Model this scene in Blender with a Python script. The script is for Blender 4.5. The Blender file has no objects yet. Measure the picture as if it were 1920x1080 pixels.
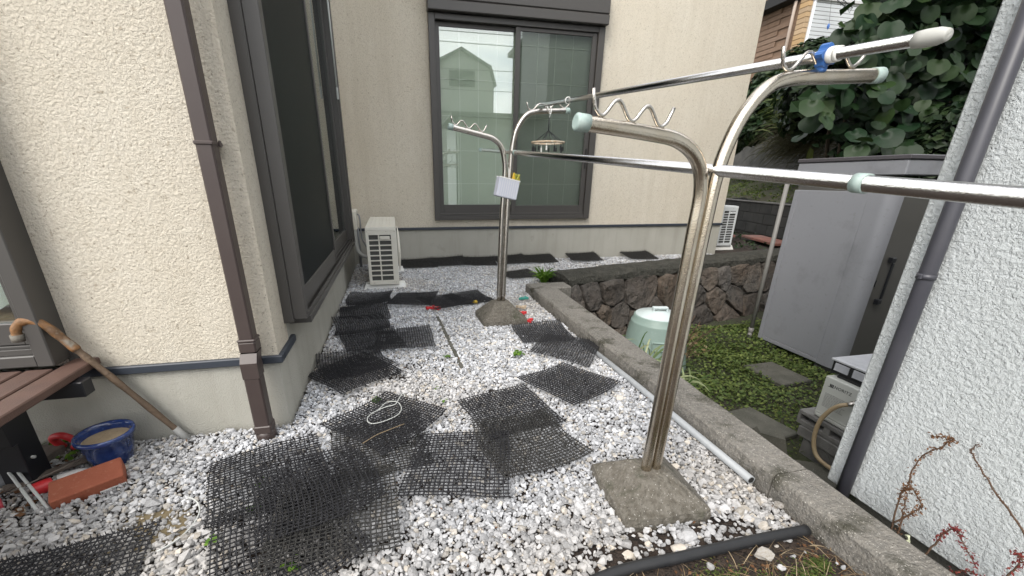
import bpy, bmesh, math, random
import numpy as np
from mathutils import Vector, Matrix
random.seed(7); RNG = np.random.default_rng(7)
SC = bpy.context.scene; COL = SC.collection
# ------------------------------------------------------------------ camera, sky, sun, exposure
F_PX, CX, CY, CAM_H = 777.2, 914.8, 633.4, 1.10
yw, pt, rl = [math.radians(a) for a in (12.40, 20.92, 0.46)]
fw = Vector((math.sin(yw)*math.cos(pt), math.cos(yw)*math.cos(pt), -math.sin(pt)))
r0 = Vector((math.cos(yw), -math.sin(yw), 0)); u0 = r0.cross(fw)
rt = r0*math.cos(rl)+u0*math.sin(rl); up = -r0*math.sin(rl)+u0*math.cos(rl)
cam = bpy.data.cameras.new('camera'); camo = bpy.data.objects.new('camera', cam); COL.objects.link(camo)
M = Matrix((rt, up, -fw)).transposed().to_4x4(); M.translation = (0, 0, CAM_H); camo.matrix_world = M
cam.sensor_width = 36; cam.sensor_fit = 'HORIZONTAL'; cam.lens = F_PX/1920*36
cam.shift_x = (960-CX)/1920; cam.shift_y = (CY-540)/1920
cam.clip_start = 0.02; cam.clip_end = 600
SC.camera = camo
SUN_EL, SUN_AZ = math.radians(46), math.radians(222)      # azimuth clockwise from +Y
world = bpy.data.worlds.new('World'); SC.world = world; world.use_nodes = True
wn, wl = world.node_tree.nodes, world.node_tree.links
wn.clear()
wo = wn.new('ShaderNodeOutputWorld'); wb = wn.new('ShaderNodeBackground'); wl.new(wb.outputs[0], wo.inputs[0])
sky = wn.new('ShaderNodeTexSky'); sky.sky_type = 'NISHITA'; sky.sun_disc = False
sky.sun_elevation = SUN_EL; sky.sun_rotation = SUN_AZ; sky.air_density = 1.0; sky.dust_density = 2.0
tcw = wn.new('ShaderNodeTexCoord'); mpw = wn.new('ShaderNodeMapping'); mpw.inputs['Scale'].default_value = (1, 1, 2.2)
wl.new(tcw.outputs['Generated'], mpw.inputs[0])
nzw = wn.new('ShaderNodeTexNoise'); nzw.inputs['Scale'].default_value = 3.2; nzw.inputs['Detail'].default_value = 7; nzw.inputs['Roughness'].default_value = .58
wl.new(mpw.outputs[0], nzw.inputs['Vector'])
crw = wn.new('ShaderNodeValToRGB'); crw.color_ramp.elements[0].position = .36; crw.color_ramp.elements[1].position = .58
crw.color_ramp.elements[0].color = (.25, .25, .25, 1); wl.new(nzw.outputs[0], crw.inputs[0])
mxw = wn.new('ShaderNodeMix'); mxw.data_type = 'RGBA'
wl.new(crw.outputs[0], mxw.inputs[0]); wl.new(sky.outputs[0], mxw.inputs[6]); mxw.inputs[7].default_value = (10.4, 10.4, 10.4, 1)
wl.new(mxw.outputs[2], wb.inputs[0]); wb.inputs[1].default_value = 0.125
sl = bpy.data.lights.new('sun', 'SUN'); so = bpy.data.objects.new('sun', sl); COL.objects.link(so)
sl.energy = 1.5; sl.angle = math.radians(28); sl.color = (1, .955, .89)
sd = Vector((math.sin(SUN_AZ)*math.cos(SUN_EL), math.cos(SUN_AZ)*math.cos(SUN_EL), math.sin(SUN_EL)))
so.rotation_euler = sd.to_track_quat('Z', 'Y').to_euler(); so.location = sd*30
SC.view_settings.view_transform = 'Standard'; SC.view_settings.look = 'None'
SC.view_settings.exposure = 1.06; SC.view_settings.gamma = 1; SC.view_settings.use_curve_mapping = False
SC.render.engine = 'CYCLES'
SC.cycles.max_bounces = 8; SC.cycles.transparent_max_bounces = 12; SC.cycles.use_denoising = True

# ------------------------------------------------------------------ material helpers
def nodes(name):
    m = bpy.data.materials.new(name); m.use_nodes = True
    return m, m.node_tree.nodes, m.node_tree.links, m.node_tree.nodes['Principled BSDF']
def mat(name, col, rough=.6, metal=0., var=None, bump=None, rnd=0., spec=None, obj=False, stain=None, attr=None, coat=0., streak=None):
    """var=(scale, dark colour, amount); bump=[(scale, distance, lo, hi)..]; stain=(scale, colour, lo, hi); rnd = value spread per object"""
    m, N, L, P = nodes(name)
    P.inputs['Roughness'].default_value = rough; P.inputs['Metallic'].default_value = metal
    if spec is not None: P.inputs['Specular IOR Level'].default_value = spec
    if coat: P.inputs['Coat Weight'].default_value = coat; P.inputs['Coat Roughness'].default_value = .08
    if obj:
        tc = N.new('ShaderNodeTexCoord'); vec = tc.outputs['Object']
    else:
        ge = N.new('ShaderNodeNewGeometry'); vec = ge.outputs['Position']
    if attr:
        a = N.new('ShaderNodeAttribute'); a.attribute_name = attr; cur = a.outputs['Color']
    else:
        c = N.new('ShaderNodeRGB'); c.outputs[0].default_value = (*col, 1); cur = c.outputs[0]
    def noise(scale, det=4, ro=.55):
        n = N.new('ShaderNodeTexNoise'); n.inputs['Scale'].default_value = scale; n.inputs['Detail'].default_value = det
        n.inputs['Roughness'].default_value = ro; L.new(vec, n.inputs['Vector']); return n.outputs[0]
    def ramp(o, lo, hi):
        r = N.new('ShaderNodeMapRange'); r.inputs[1].default_value = lo; r.inputs[2].default_value = hi; L.new(o, r.inputs[0]); return r.outputs[0]
    def mix(f, a, b, amt=1.):
        if amt != 1.:
            q = N.new('ShaderNodeMath'); q.operation = 'MULTIPLY'; q.inputs[1].default_value = amt; L.new(f, q.inputs[0]); f = q.outputs[0]
        x = N.new('ShaderNodeMix'); x.data_type = 'RGBA'; L.new(f, x.inputs[0]); L.new(a, x.inputs[6])
        if isinstance(b, tuple): x.inputs[7].default_value = (*b, 1)
        else: L.new(b, x.inputs[7])
        return x.outputs[2]
    for v in ([var] if isinstance(var, tuple) else var or []):
        cur = mix(ramp(noise(v[0]), .35, .65), cur, v[1], v[2])
    if streak:
        mp = N.new('ShaderNodeMapping'); mp.inputs['Scale'].default_value = (5, 5, .45); L.new(vec, mp.inputs[0])
        n = N.new('ShaderNodeTexNoise'); n.inputs['Scale'].default_value = 1.6; n.inputs['Detail'].default_value = 6; n.inputs['Roughness'].default_value = .6; L.new(mp.outputs[0], n.inputs['Vector'])
        cur = mix(ramp(n.outputs[0], .48, .72), cur, streak[0], streak[1])
    for s in ([stain] if isinstance(stain, tuple) else stain or []):
        cur = mix(ramp(noise(s[0], 6, .62), s[2], s[3]), cur, s[1])
    if rnd:
        oi = N.new('ShaderNodeObjectInfo'); h = N.new('ShaderNodeHueSaturation')
        r = N.new('ShaderNodeMapRange'); r.inputs[3].default_value = 1-rnd; r.inputs[4].default_value = 1+rnd
        L.new(oi.outputs['Random'], r.inputs[0]); L.new(r.outputs[0], h.inputs['Value'])
        r2 = N.new('ShaderNodeMath'); r2.operation = 'FRACT'; r3 = N.new('ShaderNodeMath'); r3.operation = 'MULTIPLY'; r3.inputs[1].default_value = 17.3
        L.new(oi.outputs['Random'], r3.inputs[0]); L.new(r3.outputs[0], r2.inputs[0])
        r4 = N.new('ShaderNodeMapRange'); r4.inputs[3].default_value = 1-rnd; r4.inputs[4].default_value = 1+rnd
        L.new(r2.outputs[0], r4.inputs[0]); L.new(r4.outputs[0], h.inputs['Saturation'])
        L.new(cur, h.inputs['Color']); cur = h.outputs[0]
    L.new(cur, P.inputs['Base Color'])
    prev = None
    for b in bump or []:
        bn = N.new('ShaderNodeBump'); bn.inputs['Distance'].default_value = b[1]; bn.inputs['Strength'].default_value = 1
        L.new(ramp(noise(b[0], 3 if len(b) < 5 else b[4], .55 if len(b) < 5 else .68), b[2], b[3]), bn.inputs['Height'])
        if prev: L.new(prev, bn.inputs['Normal'])
        prev = bn.outputs[0]
    if prev: L.new(prev, P.inputs['Normal'])
    return m
def glass(name, tint, refl, rough=0.0):
    m, N, L, P = nodes(name); N.remove(P); out = [n for n in N if n.type == 'OUTPUT_MATERIAL'][0]
    t = N.new('ShaderNodeBsdfTransparent'); t.inputs[0].default_value = (*tint, 1)
    g = N.new('ShaderNodeBsdfGlossy'); g.inputs['Roughness'].default_value = rough; g.inputs[0].default_value = (.96, 1, 1, 1)
    lw = N.new('ShaderNodeLayerWeight'); lw.inputs[0].default_value = .22
    mr = N.new('ShaderNodeMapRange'); mr.inputs[3].default_value = refl; mr.inputs[4].default_value = .95; L.new(lw.outputs['Fresnel'], mr.inputs[0])
    x = N.new('ShaderNodeMixShader'); L.new(mr.outputs[0], x.inputs[0]); L.new(t.outputs[0], x.inputs[1]); L.new(g.outputs[0], x.inputs[2])
    L.new(x.outputs[0], out.inputs[0]); return m
def leafmat(name, col, col2, rough=.5, trans=.25, rnd=.25):
    m, N, L, P = nodes(name); out = [n for n in N if n.type == 'OUTPUT_MATERIAL'][0]
    a = N.new('ShaderNodeAttribute'); a.attribute_name = 'shade'
    oi = N.new('ShaderNodeObjectInfo')
    ad = N.new('ShaderNodeMath'); ad.operation = 'ADD'; L.new(a.outputs['Fac'], ad.inputs[0]); L.new(oi.outputs['Random'], ad.inputs[1])
    fr = N.new('ShaderNodeMath'); fr.operation = 'FRACT'; L.new(ad.outputs[0], fr.inputs[0])
    pw = N.new('ShaderNodeMath'); pw.operation = 'POWER'; pw.inputs[1].default_value = 1.8; L.new(fr.outputs[0], pw.inputs[0])
    x = N.new('ShaderNodeMix'); x.data_type = 'RGBA'; L.new(pw.outputs[0], x.inputs[0]); x.inputs[6].default_value = (*col, 1); x.inputs[7].default_value = (*col2, 1)
    L.new(x.outputs[2], P.inputs['Base Color']); P.inputs['Roughness'].default_value = rough; P.inputs['Specular IOR Level'].default_value = .28
    t = N.new('ShaderNodeBsdfTranslucent'); L.new(x.outputs[2], t.inputs[0])
    s = N.new('ShaderNodeMixShader'); s.inputs[0].default_value = trans; L.new(P.outputs[0], s.inputs[1]); L.new(t.outputs[0], s.inputs[2])
    L.new(s.outputs[0], out.inputs[0]); return m
MT = {}
def setup_materials():
    T = MT
    T['stucco'] = mat('cream_stucco', (.70, .65, .55), .85, streak=((.48, .42, .32), .30), var=[(1.2, (.66, .595, .48), .6), (30, (.64, .58, .475), .5)], stain=[(120, (.55, .50, .41), .54, .63), (95, (.30, .26, .20), .61, .69), (50, (.44, .385, .30), .61, .68)], bump=[(92, .0036, .35, .63, 4), (260, .0010, .3, .7, 4)])  # dark specks paint the stucco's pits, their shade along with dirt
    T['whitestucco'] = mat('white_rough_stucco', (.55, .58, .585), .7, streak=((.43, .46, .455), .35), var=[(2, (.50, .53, .53), .5)], bump=[(72, .0032, .37, .60, 4), (140, .0012, .3, .7)])
    T['found'] = mat('foundation_render', (.41, .40, .355), .85, streak=((.27, .26, .215), .45), var=[(2.5, (.35, .34, .295), .6)], bump=[(180, .0012, .35, .65)], stain=(3.5, (.25, .24, .2), .62, .8))
    T['trim'] = mat('blue_grey_metal_trim', (.035, .042, .055), .45)
    T['alu'] = mat('dark_bronze_aluminium', (.062, .058, .054), .42, spec=.5)
    T['alud'] = mat('black_rubber_seal', (.012, .012, .012), .6)
    T['spout'] = mat('brown_downspout_plastic', (.050, .036, .033), .42, var=(9, (.06, .045, .04), .5))
    T['greyspout'] = mat('grey_downspout_plastic', (.045, .045, .055), .42, var=(7, (.06, .06, .07), .6))
    T['glass'] = glass('window_glass', (.96, .98, .965), .13)
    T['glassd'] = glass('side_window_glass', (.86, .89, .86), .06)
    T['screen'] = mat('insect_screen_mesh', (.004, .007, .008), .5, spec=.12)
    T['curtain'] = mat('pale_green_blind', (.68, .73, .61), .9, var=(1.5, (.61, .68, .56), .6))
    T['curtaind'] = mat('pale_blind_screen_dimmed', (.30, .31, .275), .9, var=(1.5, (.25, .265, .235), .6))  # darkened copy of the pale blind; an insect screen's dimming is in the colour
    T['lace'] = mat('white_lace_curtain', (.72, .76, .72), .9)
    T['lattice'] = mat('white_lattice_bar', (.85, .88, .8), .7)
    T['latticed'] = mat('screen_dimmed_lattice_bar', (.44, .46, .40), .8)  # same white bars, with the screen's dimming put into their colour
    T['room'] = mat('room_wood_floor', (.25, .17, .09), .6)
    T['steel'] = mat('brushed_stainless_steel', (.60, .57, .53), .24, 1., var=(30, (.45, .41, .36), .5), bump=[(260, .0003, .3, .7)])
    T['steelrust'] = mat('weathered_stainless_steel', (.64, .585, .50), .20, 1., var=(14, (.50, .42, .31), .5), stain=(110, (.24, .16, .10), .64, .74), bump=[(260, .0002, .3, .7)])
    T['polesteel'] = mat('polished_pole_steel', (.56, .555, .55), .15, 1., var=(40, (.47, .46, .44), .5), bump=[(300, .0002, .3, .7)])
    T['capgreen'] = mat('faded_green_plastic_cap', (.29, .385, .36), .6, var=(60, (.40, .46, .43), .6), stain=(90, (.18, .25, .18), .60, .7))
    T['white'] = mat('white_plastic', (.75, .75, .72), .45)
    T['capwhite'] = mat('off_white_rubber_cap', (.42, .42, .39), .6)
    T['blue'] = mat('blue_plastic', (.03, .11, .33), .45)
    T['concrete'] = mat('weathered_concrete', (.10, .088, .07), .9, var=[(6, (.06, .053, .040), .8), (45, (.20, .185, .16), .5)], stain=[(9, (.045, .047, .028), .54, .70), (130, (.40, .385, .35), .625, .67), (210, (.035, .032, .026), .60, .66)], bump=[(90, .003, .3, .7), (18, .003, .3, .7)])
    T['curb'] = mat('mossy_concrete_kerb', (.158, .149, .134), .9, var=[(5, (.09, .086, .076), .8), (60, (.25, .23, .20), .6)], stain=[(7, (.05, .047, .033), .52, .66), (170, (.45, .43, .39), .60, .66), (230, (.05, .047, .04), .60, .66)], bump=[(120, .003, .3, .7), (14, .006, .3, .7)])
    T['coping'] = mat('mossy_mortar_coping', (.065, .062, .05), .95, var=[(8, (.03, .031, .023), .8)], stain=[(130, (.24, .23, .21), .60, .68)], bump=[(70, .014, .3, .7, 6), (14, .03, .3, .7)])
    T['stone'] = mat('dark_wall_stone', (.088, .079, .069), .9, var=[(9, (.043, .040, .037), .85), (2.2, (.10, .07, .05), .5)], stain=[(30, (.03, .03, .025), .56, .7), (60, (.16, .15, .13), .62, .72)], bump=[(40, .006, .3, .7), (11, .02, .3, .7)], rnd=.30)
    T['mortar'] = mat('dark_wall_mortar', (.052, .049, .043), .95, bump=[(60, .006, .3, .7)])
    T['cmu'] = mat('concrete_block_grey', (.06, .06, .057), .95, var=[(3, (.03, .031, .03), .85)], bump=[(160, .002, .3, .7)], rnd=.16)
    T['cmul'] = mat('light_concrete_block', (.19, .187, .18), .95, var=[(9, (.11, .107, .10), .8)], bump=[(160, .002, .3, .7)], rnd=.1)
    T['soil'] = mat('dark_soil', (.050, .035, .026), .97, var=[(14, (.025, .018, .014), .8)], stain=[(40, (.10, .08, .06), .58, .7)], bump=[(60, .012, .3, .7), (12, .02, .3, .7)])
    T['soilmoss'] = mat('mossy_dark_soil', (.04, .035, .024), .97, var=[(3, (.035, .05, .015), .7)], bump=[(50, .012, .3, .7)])
    T['pebble'] = mat('crushed_limestone', (.6, .6, .6), .75, attr='shade', var=[(160, (.52, .52, .53), .3)])
    T['mat'] = mat('black_plastic_spike_mat', (.017, .017, .0195), .6)
    T['matb'] = mat('dusty_black_plastic_mat', (.030, .029, .027), .6)
    T['pvc'] = mat('grey_pvc_pipe', (.33, .345, .355), .5, var=(8, (.26, .275, .285), .6))
    T['edging'] = mat('black_rubber_edging', (.012, .013, .015), .5, var=(25, (.025, .025, .026), .5))
    T['acw'] = mat('ivory_ac_casing', (.70, .68, .61), .45, var=(6, (.64, .61, .53), .5))
    T['acw2'] = mat('white_ac_casing', (.66, .69, .70), .45)
    T['fins'] = mat('heat_exchanger_fins', (.085, .085, .08), .6, 0.3)
    T['shed'] = mat('blue_grey_shed_steel', (.255, .262, .285), .36, var=[(1.4, (.23, .237, .26), .6)], stain=[(3.2, (.19, .195, .21), .56, .74), (26, (.21, .215, .23), .60, .72)])
    T['shedr'] = mat('dark_grey_shed_roof', (.075, .07, .078), .4)
    T['sheddoor'] = mat('dark_taupe_shed_door', (.085, .083, .077), .45)
    T['black'] = mat('black_painted_metal', (.012, .013, .016), .4)
    T['wpc'] = mat('brown_composite_decking', (.095, .053, .040), .62, var=(14, (.07, .039, .03), .7), bump=[(220, .0006, .3, .7)])
    T['cane'] = mat('weathered_wood_cane', (.14, .095, .06), .75, var=[(20, (.08, .055, .037), .8)], bump=[(60, .002, .3, .7)])
    T['caneh'] = mat('orange_worn_cane_grip', (.24, .115, .04), .6, var=[(22, (.085, .05, .026), .85)], stain=(14, (.19, .165, .13), .54, .64), bump=[(50, .002, .3, .7)])
    T['canet'] = mat('grey_cane_tip', (.17, .155, .13), .8, var=(30, (.09, .08, .065), .7))
    T['pot'] = mat('blue_glazed_ceramic', (.012, .024, .095), .16, var=[(26, (.025, .055, .19), .9)], stain=(40, (.09, .13, .24), .58, .72), coat=.5)
    T['sand'] = mat('dry_potting_soil', (.40, .31, .20), .95, var=(16, (.28, .21, .13), .7), bump=[(120, .003, .3, .7)])
    T['brick'] = mat('red_brick', (.30, .088, .045), .85, var=[(18, (.25, .065, .033), .6)], stain=(60, (.38, .17, .11), .60, .72), bump=[(150, .001, .3, .7)])
    T['tile'] = mat('terracotta_slab', (.20, .085, .065), .85, var=(9, (.28, .15, .12), .7), rnd=.2)
    T['flag'] = mat('weathered_paving_slab', (.10, .096, .08), .95, var=[(8, (.055, .055, .043), .8)], stain=(120, (.18, .175, .15), .6, .7), bump=[(110, .002, .3, .7)])
    T['bin'] = mat('sage_green_plastic', (.235, .315, .285), .5, var=(5, (.20, .275, .245), .7), stain=[(4, (.16, .21, .18), .58, .8), (60, (.30, .36, .33), .62, .72)])
    T['binlid'] = mat('pale_blue_green_plastic_lid', (.53, .60, .60), .5, var=(9, (.47, .54, .54), .7), stain=(14, (.32, .36, .35), .62, .76))
    T['heater'] = mat('light_grey_enamel', (.50, .51, .48), .4)
    T['heatertop'] = mat('bright_galvanised_steel', (.62, .63, .66), .38, .3, var=(20, (.5, .51, .54), .5))
    T['dark'] = mat('dark_recess', (.010, .010, .010), .8)  # near-black that paints the shade inside holes and slots
    T['ink'] = mat('black_print', (.03, .03, .03), .6)
    T['greyink'] = mat('grey_print', (.25, .25, .24), .6)
    T['spoutgrey'] = mat('dull_grey_pipe', (.19, .185, .175), .55)
    T['hose'] = mat('beige_rubber_hose', (.40, .31, .19), .5, var=(12, (.30, .22, .13), .5))
    T['chrome'] = mat('dull_chrome_fitting', (.42, .40, .37), .3, 1.)
    T['red'] = mat('red_plastic', (.55, .03, .035), .4)
    T['pink'] = mat('crimson_ribbed_rubber', (.45, .05, .07), .5)
    T['yellow'] = mat('yellow_plastic', (.68, .46, .04), .45)
    T['teal'] = mat('teal_plastic', (.06, .33, .27), .45)
    T['olive'] = mat('yellow_green_plastic', (.36, .36, .06), .5)
    T['basket'] = mat('pale_lilac_plastic_basket', (.52, .54, .62), .5)
    T['rusty'] = mat('rusty_cream_plastic', (.58, .52, .42), .6, var=(60, (.36, .20, .08), .7))
    T['wire'] = mat('white_plastic_wire', (.45, .46, .44), .5)
    T['wood'] = mat('grey_weathered_plank', (.17, .14, .115), .85, var=(16, (.10, .08, .065), .7), bump=[(90, .002, .3, .7)])
    T['straw'] = mat('straw_coloured_lid', (.20, .155, .085), .9, var=(30, (.12, .095, .055), .8))
    T['greyhose'] = mat('grey_corrugated_plastic', (.24, .25, .26), .6)
    T['lplastic'] = mat('clear_milky_plastic', (.55, .53, .50), .35)
    T['leafbig'] = leafmat('big_round_leaf', (.007, .026, .008), (.028, .053, .014), .5, .14)
    T['leafyel'] = leafmat('yellowing_leaf', (.06, .075, .018), (.09, .09, .02), .5, .2)
    T['leafdark'] = leafmat('inner_leaf_shade_tone', (.006, .014, .008), (.015, .028, .013), .6, .1)  # darker leaf copy; shade inside the foliage is put into its colour
    T['ivy'] = leafmat('ivy_leaf', (.014, .034, .013), (.045, .075, .027), .5, .12)
    T['hedge'] = leafmat('hedge_leaf', (.012, .028, .010), (.038, .06, .022), .5, .15)
    T['bamboo'] = leafmat('bamboo_leaf', (.055, .085, .024), (.15, .18, .055), .5, .2)
    T['drygrass'] = leafmat('dry_hanging_grass', (.065, .065, .035), (.15, .14, .085), .8, .15)
    T['cover'] = leafmat('clover_leaf', (.060, .098, .022), (.17, .21, .055), .5, .25)
    T['moss'] = leafmat('moss_leaf', (.045, .078, .016), (.13, .15, .038), .8, .2)
    T['weed'] = leafmat('bright_weed_leaf', (.06, .14, .014), (.14, .24, .03), .5, .3)
    T['stripe'] = leafmat('variegated_grass_blade', (.07, .13, .035), (.42, .45, .26), .5, .25)
    T['straws'] = leafmat('dead_straw', (.17, .115, .06), (.36, .29, .19), .9, .1)
    T['twig'] = mat('dry_brown_twig', (.085, .05, .03), .85)
    T['redleaf'] = leafmat('red_autumn_leaf', (.15, .025, .028), (.26, .06, .045), .7, .25)
    T['rustleaf'] = leafmat('rusty_dry_leaf', (.11, .052, .024), (.19, .10, .05), .8, .2)
    T['bark'] = mat('grey_bark', (.075, .06, .045), .9, bump=[(30, .01, .3, .7)])
    T['lichen'] = mat('lichen_covered_stick', (.52, .55, .38), .9, stain=(70, (.03, .03, .025), .54, .6))
    T['tan'] = mat('tan_siding_plank', (.19, .122, .08), .8, var=[(6, (.145, .093, .06), .7)], bump=[(30, .01, .3, .7)], rnd=.07)
    T['yellowbrick'] = mat('yellowish_quoin_brick', (.36, .25, .14), .85, rnd=.12)
    T['wslat'] = mat('white_shutter_slat', (.72, .74, .75), .45)
    T['beige'] = mat('beige_pipe_plastic', (.44, .36, .30), .5)
    T['roof'] = mat('dark_roof_sheet', (.04, .04, .042), .6)
    T['conwall'] = mat('stained_concrete_wall', (.09, .087, .08), .95, var=[(2.5, (.04, .04, .036), .85)], bump=[(30, .01, .3, .7)])
    T['hill'] = mat('hillside_earth', (.055, .05, .03), .97, var=[(2, (.04, .055, .018), .8)])
    T['house2'] = mat('beige_neighbour_wall', (.42, .42, .38), .85)
    T['house3'] = mat('dark_neighbour_wall', (.03, .032, .032), .8)
    T['nroof'] = mat('grey_neighbour_roof', (.11, .12, .12), .7)
    T['cable'] = mat('black_cable', (.015, .015, .015), .6)
setup_materials()

# ------------------------------------------------------------------ mesh helpers (world coordinates unless noted)
def wloc(o):
    v = Vector((0, 0, 0))
    while o is not None: v += o.location; o = o.parent
    return v
def empty(name, loc, label, cat, group=None):
    o = bpy.data.objects.new(name, None); o.empty_display_size = .05; o.location = loc; COL.objects.link(o)
    o['label'] = label; o['category'] = cat; o['kind'] = 'thing'
    if group: o['group'] = group
    return o
def tag(o, label=None, cat=None, group=None, kind=None):
    if label: o['label'] = label
    if cat: o['category'] = cat
    if group: o['group'] = group
    if kind: o['kind'] = kind
    return o
BOXF = [(0,1,3,2),(4,6,7,5),(0,4,5,1),(2,3,7,6),(0,2,6,4),(1,5,7,3)]
class MB:
    def __init__(s): s.v = []; s.f = []; s.sm = []; s.mi = []; s.cur = 0
    def add(s, vs, fs, smooth=False):
        o = len(s.v); s.v.extend([tuple(p) for p in vs])
        for f in fs: s.f.append(tuple(i+o for i in f)); s.sm.append(smooth); s.mi.append(s.cur)
        return s
    def box(s, x0, x1, y0, y1, z0, z1, b=0.):
        if x0 > x1: x0, x1 = x1, x0
        if y0 > y1: y0, y1 = y1, y0
        if z0 > z1: z0, z1 = z1, z0
        b = min(b, (x1-x0)*.45, (y1-y0)*.45, (z1-z0)*.45)
        if b <= 0:
            vs = [(x, y, z) for x in (x0, x1) for y in (y0, y1) for z in (z0, z1)]
            return s.add(vs, BOXF)
        X, Y, Z = (x0, x1), (y0, y1), (z0, z1); vs = []; idx = {}
        for i in (0, 1):
            for j in (0, 1):
                for k in (0, 1):
                    px, py, pz = X[i], Y[j], Z[k]; dx, dy, dz = (b, -b)[i], (b, -b)[j], (b, -b)[k]
                    idx[i,j,k,0] = len(vs); vs.append((px, py+dy, pz+dz))
                    idx[i,j,k,1] = len(vs); vs.append((px+dx, py, pz+dz))
                    idx[i,j,k,2] = len(vs); vs.append((px+dx, py+dy, pz))
        fs = []
        for a in (0, 1):
            fs.append([idx[a,j,k,0] for j, k in ((0,0),(0,1),(1,1),(1,0))]); fs.append([idx[i,a,k,1] for i, k in ((0,0),(0,1),(1,1),(1,0))]); fs.append([idx[i,j,a,2] for i, j in ((0,0),(0,1),(1,1),(1,0))])
            for c in (0, 1):
                fs.append([idx[a,c,0,0], idx[a,c,1,0], idx[a,c,1,1], idx[a,c,0,1]])
                fs.append([idx[a,0,c,0], idx[a,1,c,0], idx[a,1,c,2], idx[a,0,c,2]])
                fs.append([idx[0,a,c,1], idx[1,a,c,1], idx[1,a,c,2], idx[0,a,c,2]])
                for e in (0, 1): fs.append([idx[a,c,e,0], idx[a,c,e,1], idx[a,c,e,2]])
        return s.add(vs, fs)
    def obox(s, c, ax, ay, az, hx, hy, hz, b=0.):
        t = MB(); t.box(-hx, hx, -hy, hy, -hz, hz, b); c, ax, ay, az = map(Vector, (c, ax, ay, az))
        return s.add([c+ax*p[0]+ay*p[1]+az*p[2] for p in t.v], t.f)
    def tube(s, pts, r, n=10, cap=True, smooth=True):
        P = [Vector(p) for p in pts]; m = len(P); R = r if hasattr(r, '__len__') else [r]*m
        vs = []; T = [(P[min(i+1, m-1)]-P[max(i-1, 0)]).normalized() for i in range(m)]
        a = T[0].orthogonal().normalized()
        for i in range(m):
            a = (a-T[i]*a.dot(T[i])); a = a.normalized() if a.length > 1e-6 else T[i].orthogonal().normalized()
            b = T[i].cross(a)
            for k in range(n):
                q = 2*math.pi*k/n; vs.append(P[i]+(a*math.cos(q)+b*math.sin(q))*R[i])
        fs = [(i*n+k, i*n+(k+1) % n, (i+1)*n+(k+1) % n, (i+1)*n+k) for i in range(m-1) for k in range(n)]
        s.add(vs, fs, smooth)
        if cap:
            o = len(s.v)-m*n
            s.f.append(tuple(o+k for k in range(n))[::-1]); s.sm.append(False); s.mi.append(s.cur)
            s.f.append(tuple(o+(m-1)*n+k for k in range(n))); s.sm.append(False); s.mi.append(s.cur)
        return s
    def lathe(s, prof, n=32, c=(0, 0, 0), smooth=True, squash=1.):
        vs = []; m = len(prof)
        for r, z in prof:
            for k in range(n): q = 2*math.pi*k/n; vs.append((c[0]+r*math.cos(q), c[1]+r*math.sin(q)*squash, c[2]+z))
        fs = [(i*n+k, i*n+(k+1) % n, (i+1)*n+(k+1) % n, (i+1)*n+k) for i in range(m-1) for k in range(n)]
        return s.add(vs, fs, smooth)
    def prism(s, poly, z0, z1):
        n = len(poly); vs = [(x, y, z0) for x, y in poly]+[(x, y, z1) for x, y in poly]
        return s.add(vs, [tuple(range(n))[::-1], tuple(range(n, 2*n))]+[(i, (i+1) % n, n+(i+1) % n, n+i) for i in range(n)])
    def build(s, name, m, parent=None, fix=True, **props):
        off = wloc(parent) if parent else Vector((0, 0, 0))
        me = bpy.data.meshes.new(name)
        me.from_pydata([(p[0]-off.x, p[1]-off.y, p[2]-off.z) for p in s.v], [], s.f)
        me.polygons.foreach_set('use_smooth', s.sm)
        for q in (m if isinstance(m, (list, tuple)) else [m]): me.materials.append(MT[q] if isinstance(q, str) else q)
        if any(s.mi): me.polygons.foreach_set('material_index', s.mi)
        if fix:
            bm = bmesh.new(); bm.from_mesh(me); bmesh.ops.recalc_face_normals(bm, faces=bm.faces); bm.to_mesh(me); bm.free()
        o = bpy.data.objects.new(name, me); COL.objects.link(o)
        if parent: o.parent = parent
        for k, v in props.items(): o[k] = v
        return o
def recenter(o, loc):
    """top-level single mesh: move the origin to loc"""
    loc = Vector(loc); o.data.transform(Matrix.Translation(-loc)); o.location = loc; return o
def smoothpath(pts, n=6):
    P = [Vector(p) for p in pts]; out = []
    for i in range(len(P)-1):
        a, b, c, d = P[max(i-1, 0)], P[i], P[i+1], P[min(i+2, len(P)-1)]
        for k in range(n):
            t = k/n; out.append(.5*((2*b)+(c-a)*t+(2*a-5*b+4*c-d)*t*t+(3*b-a-3*c+d)*t**3))
    return out+[P[-1]]
def copy_thing(root, loc, rz, label=None, group=None, scale=None):
    r = root.copy(); COL.objects.link(r); r.location = loc; r.rotation_euler = (0, 0, rz)
    if label: r['label'] = label
    if group: r['group'] = group
    if scale: r.scale = scale
    for ch in root.children:
        c = ch.copy(); COL.objects.link(c); c.parent = r
        for g in ch.children: d = g.copy(); COL.objects.link(d); d.parent = c
    return r
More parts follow.
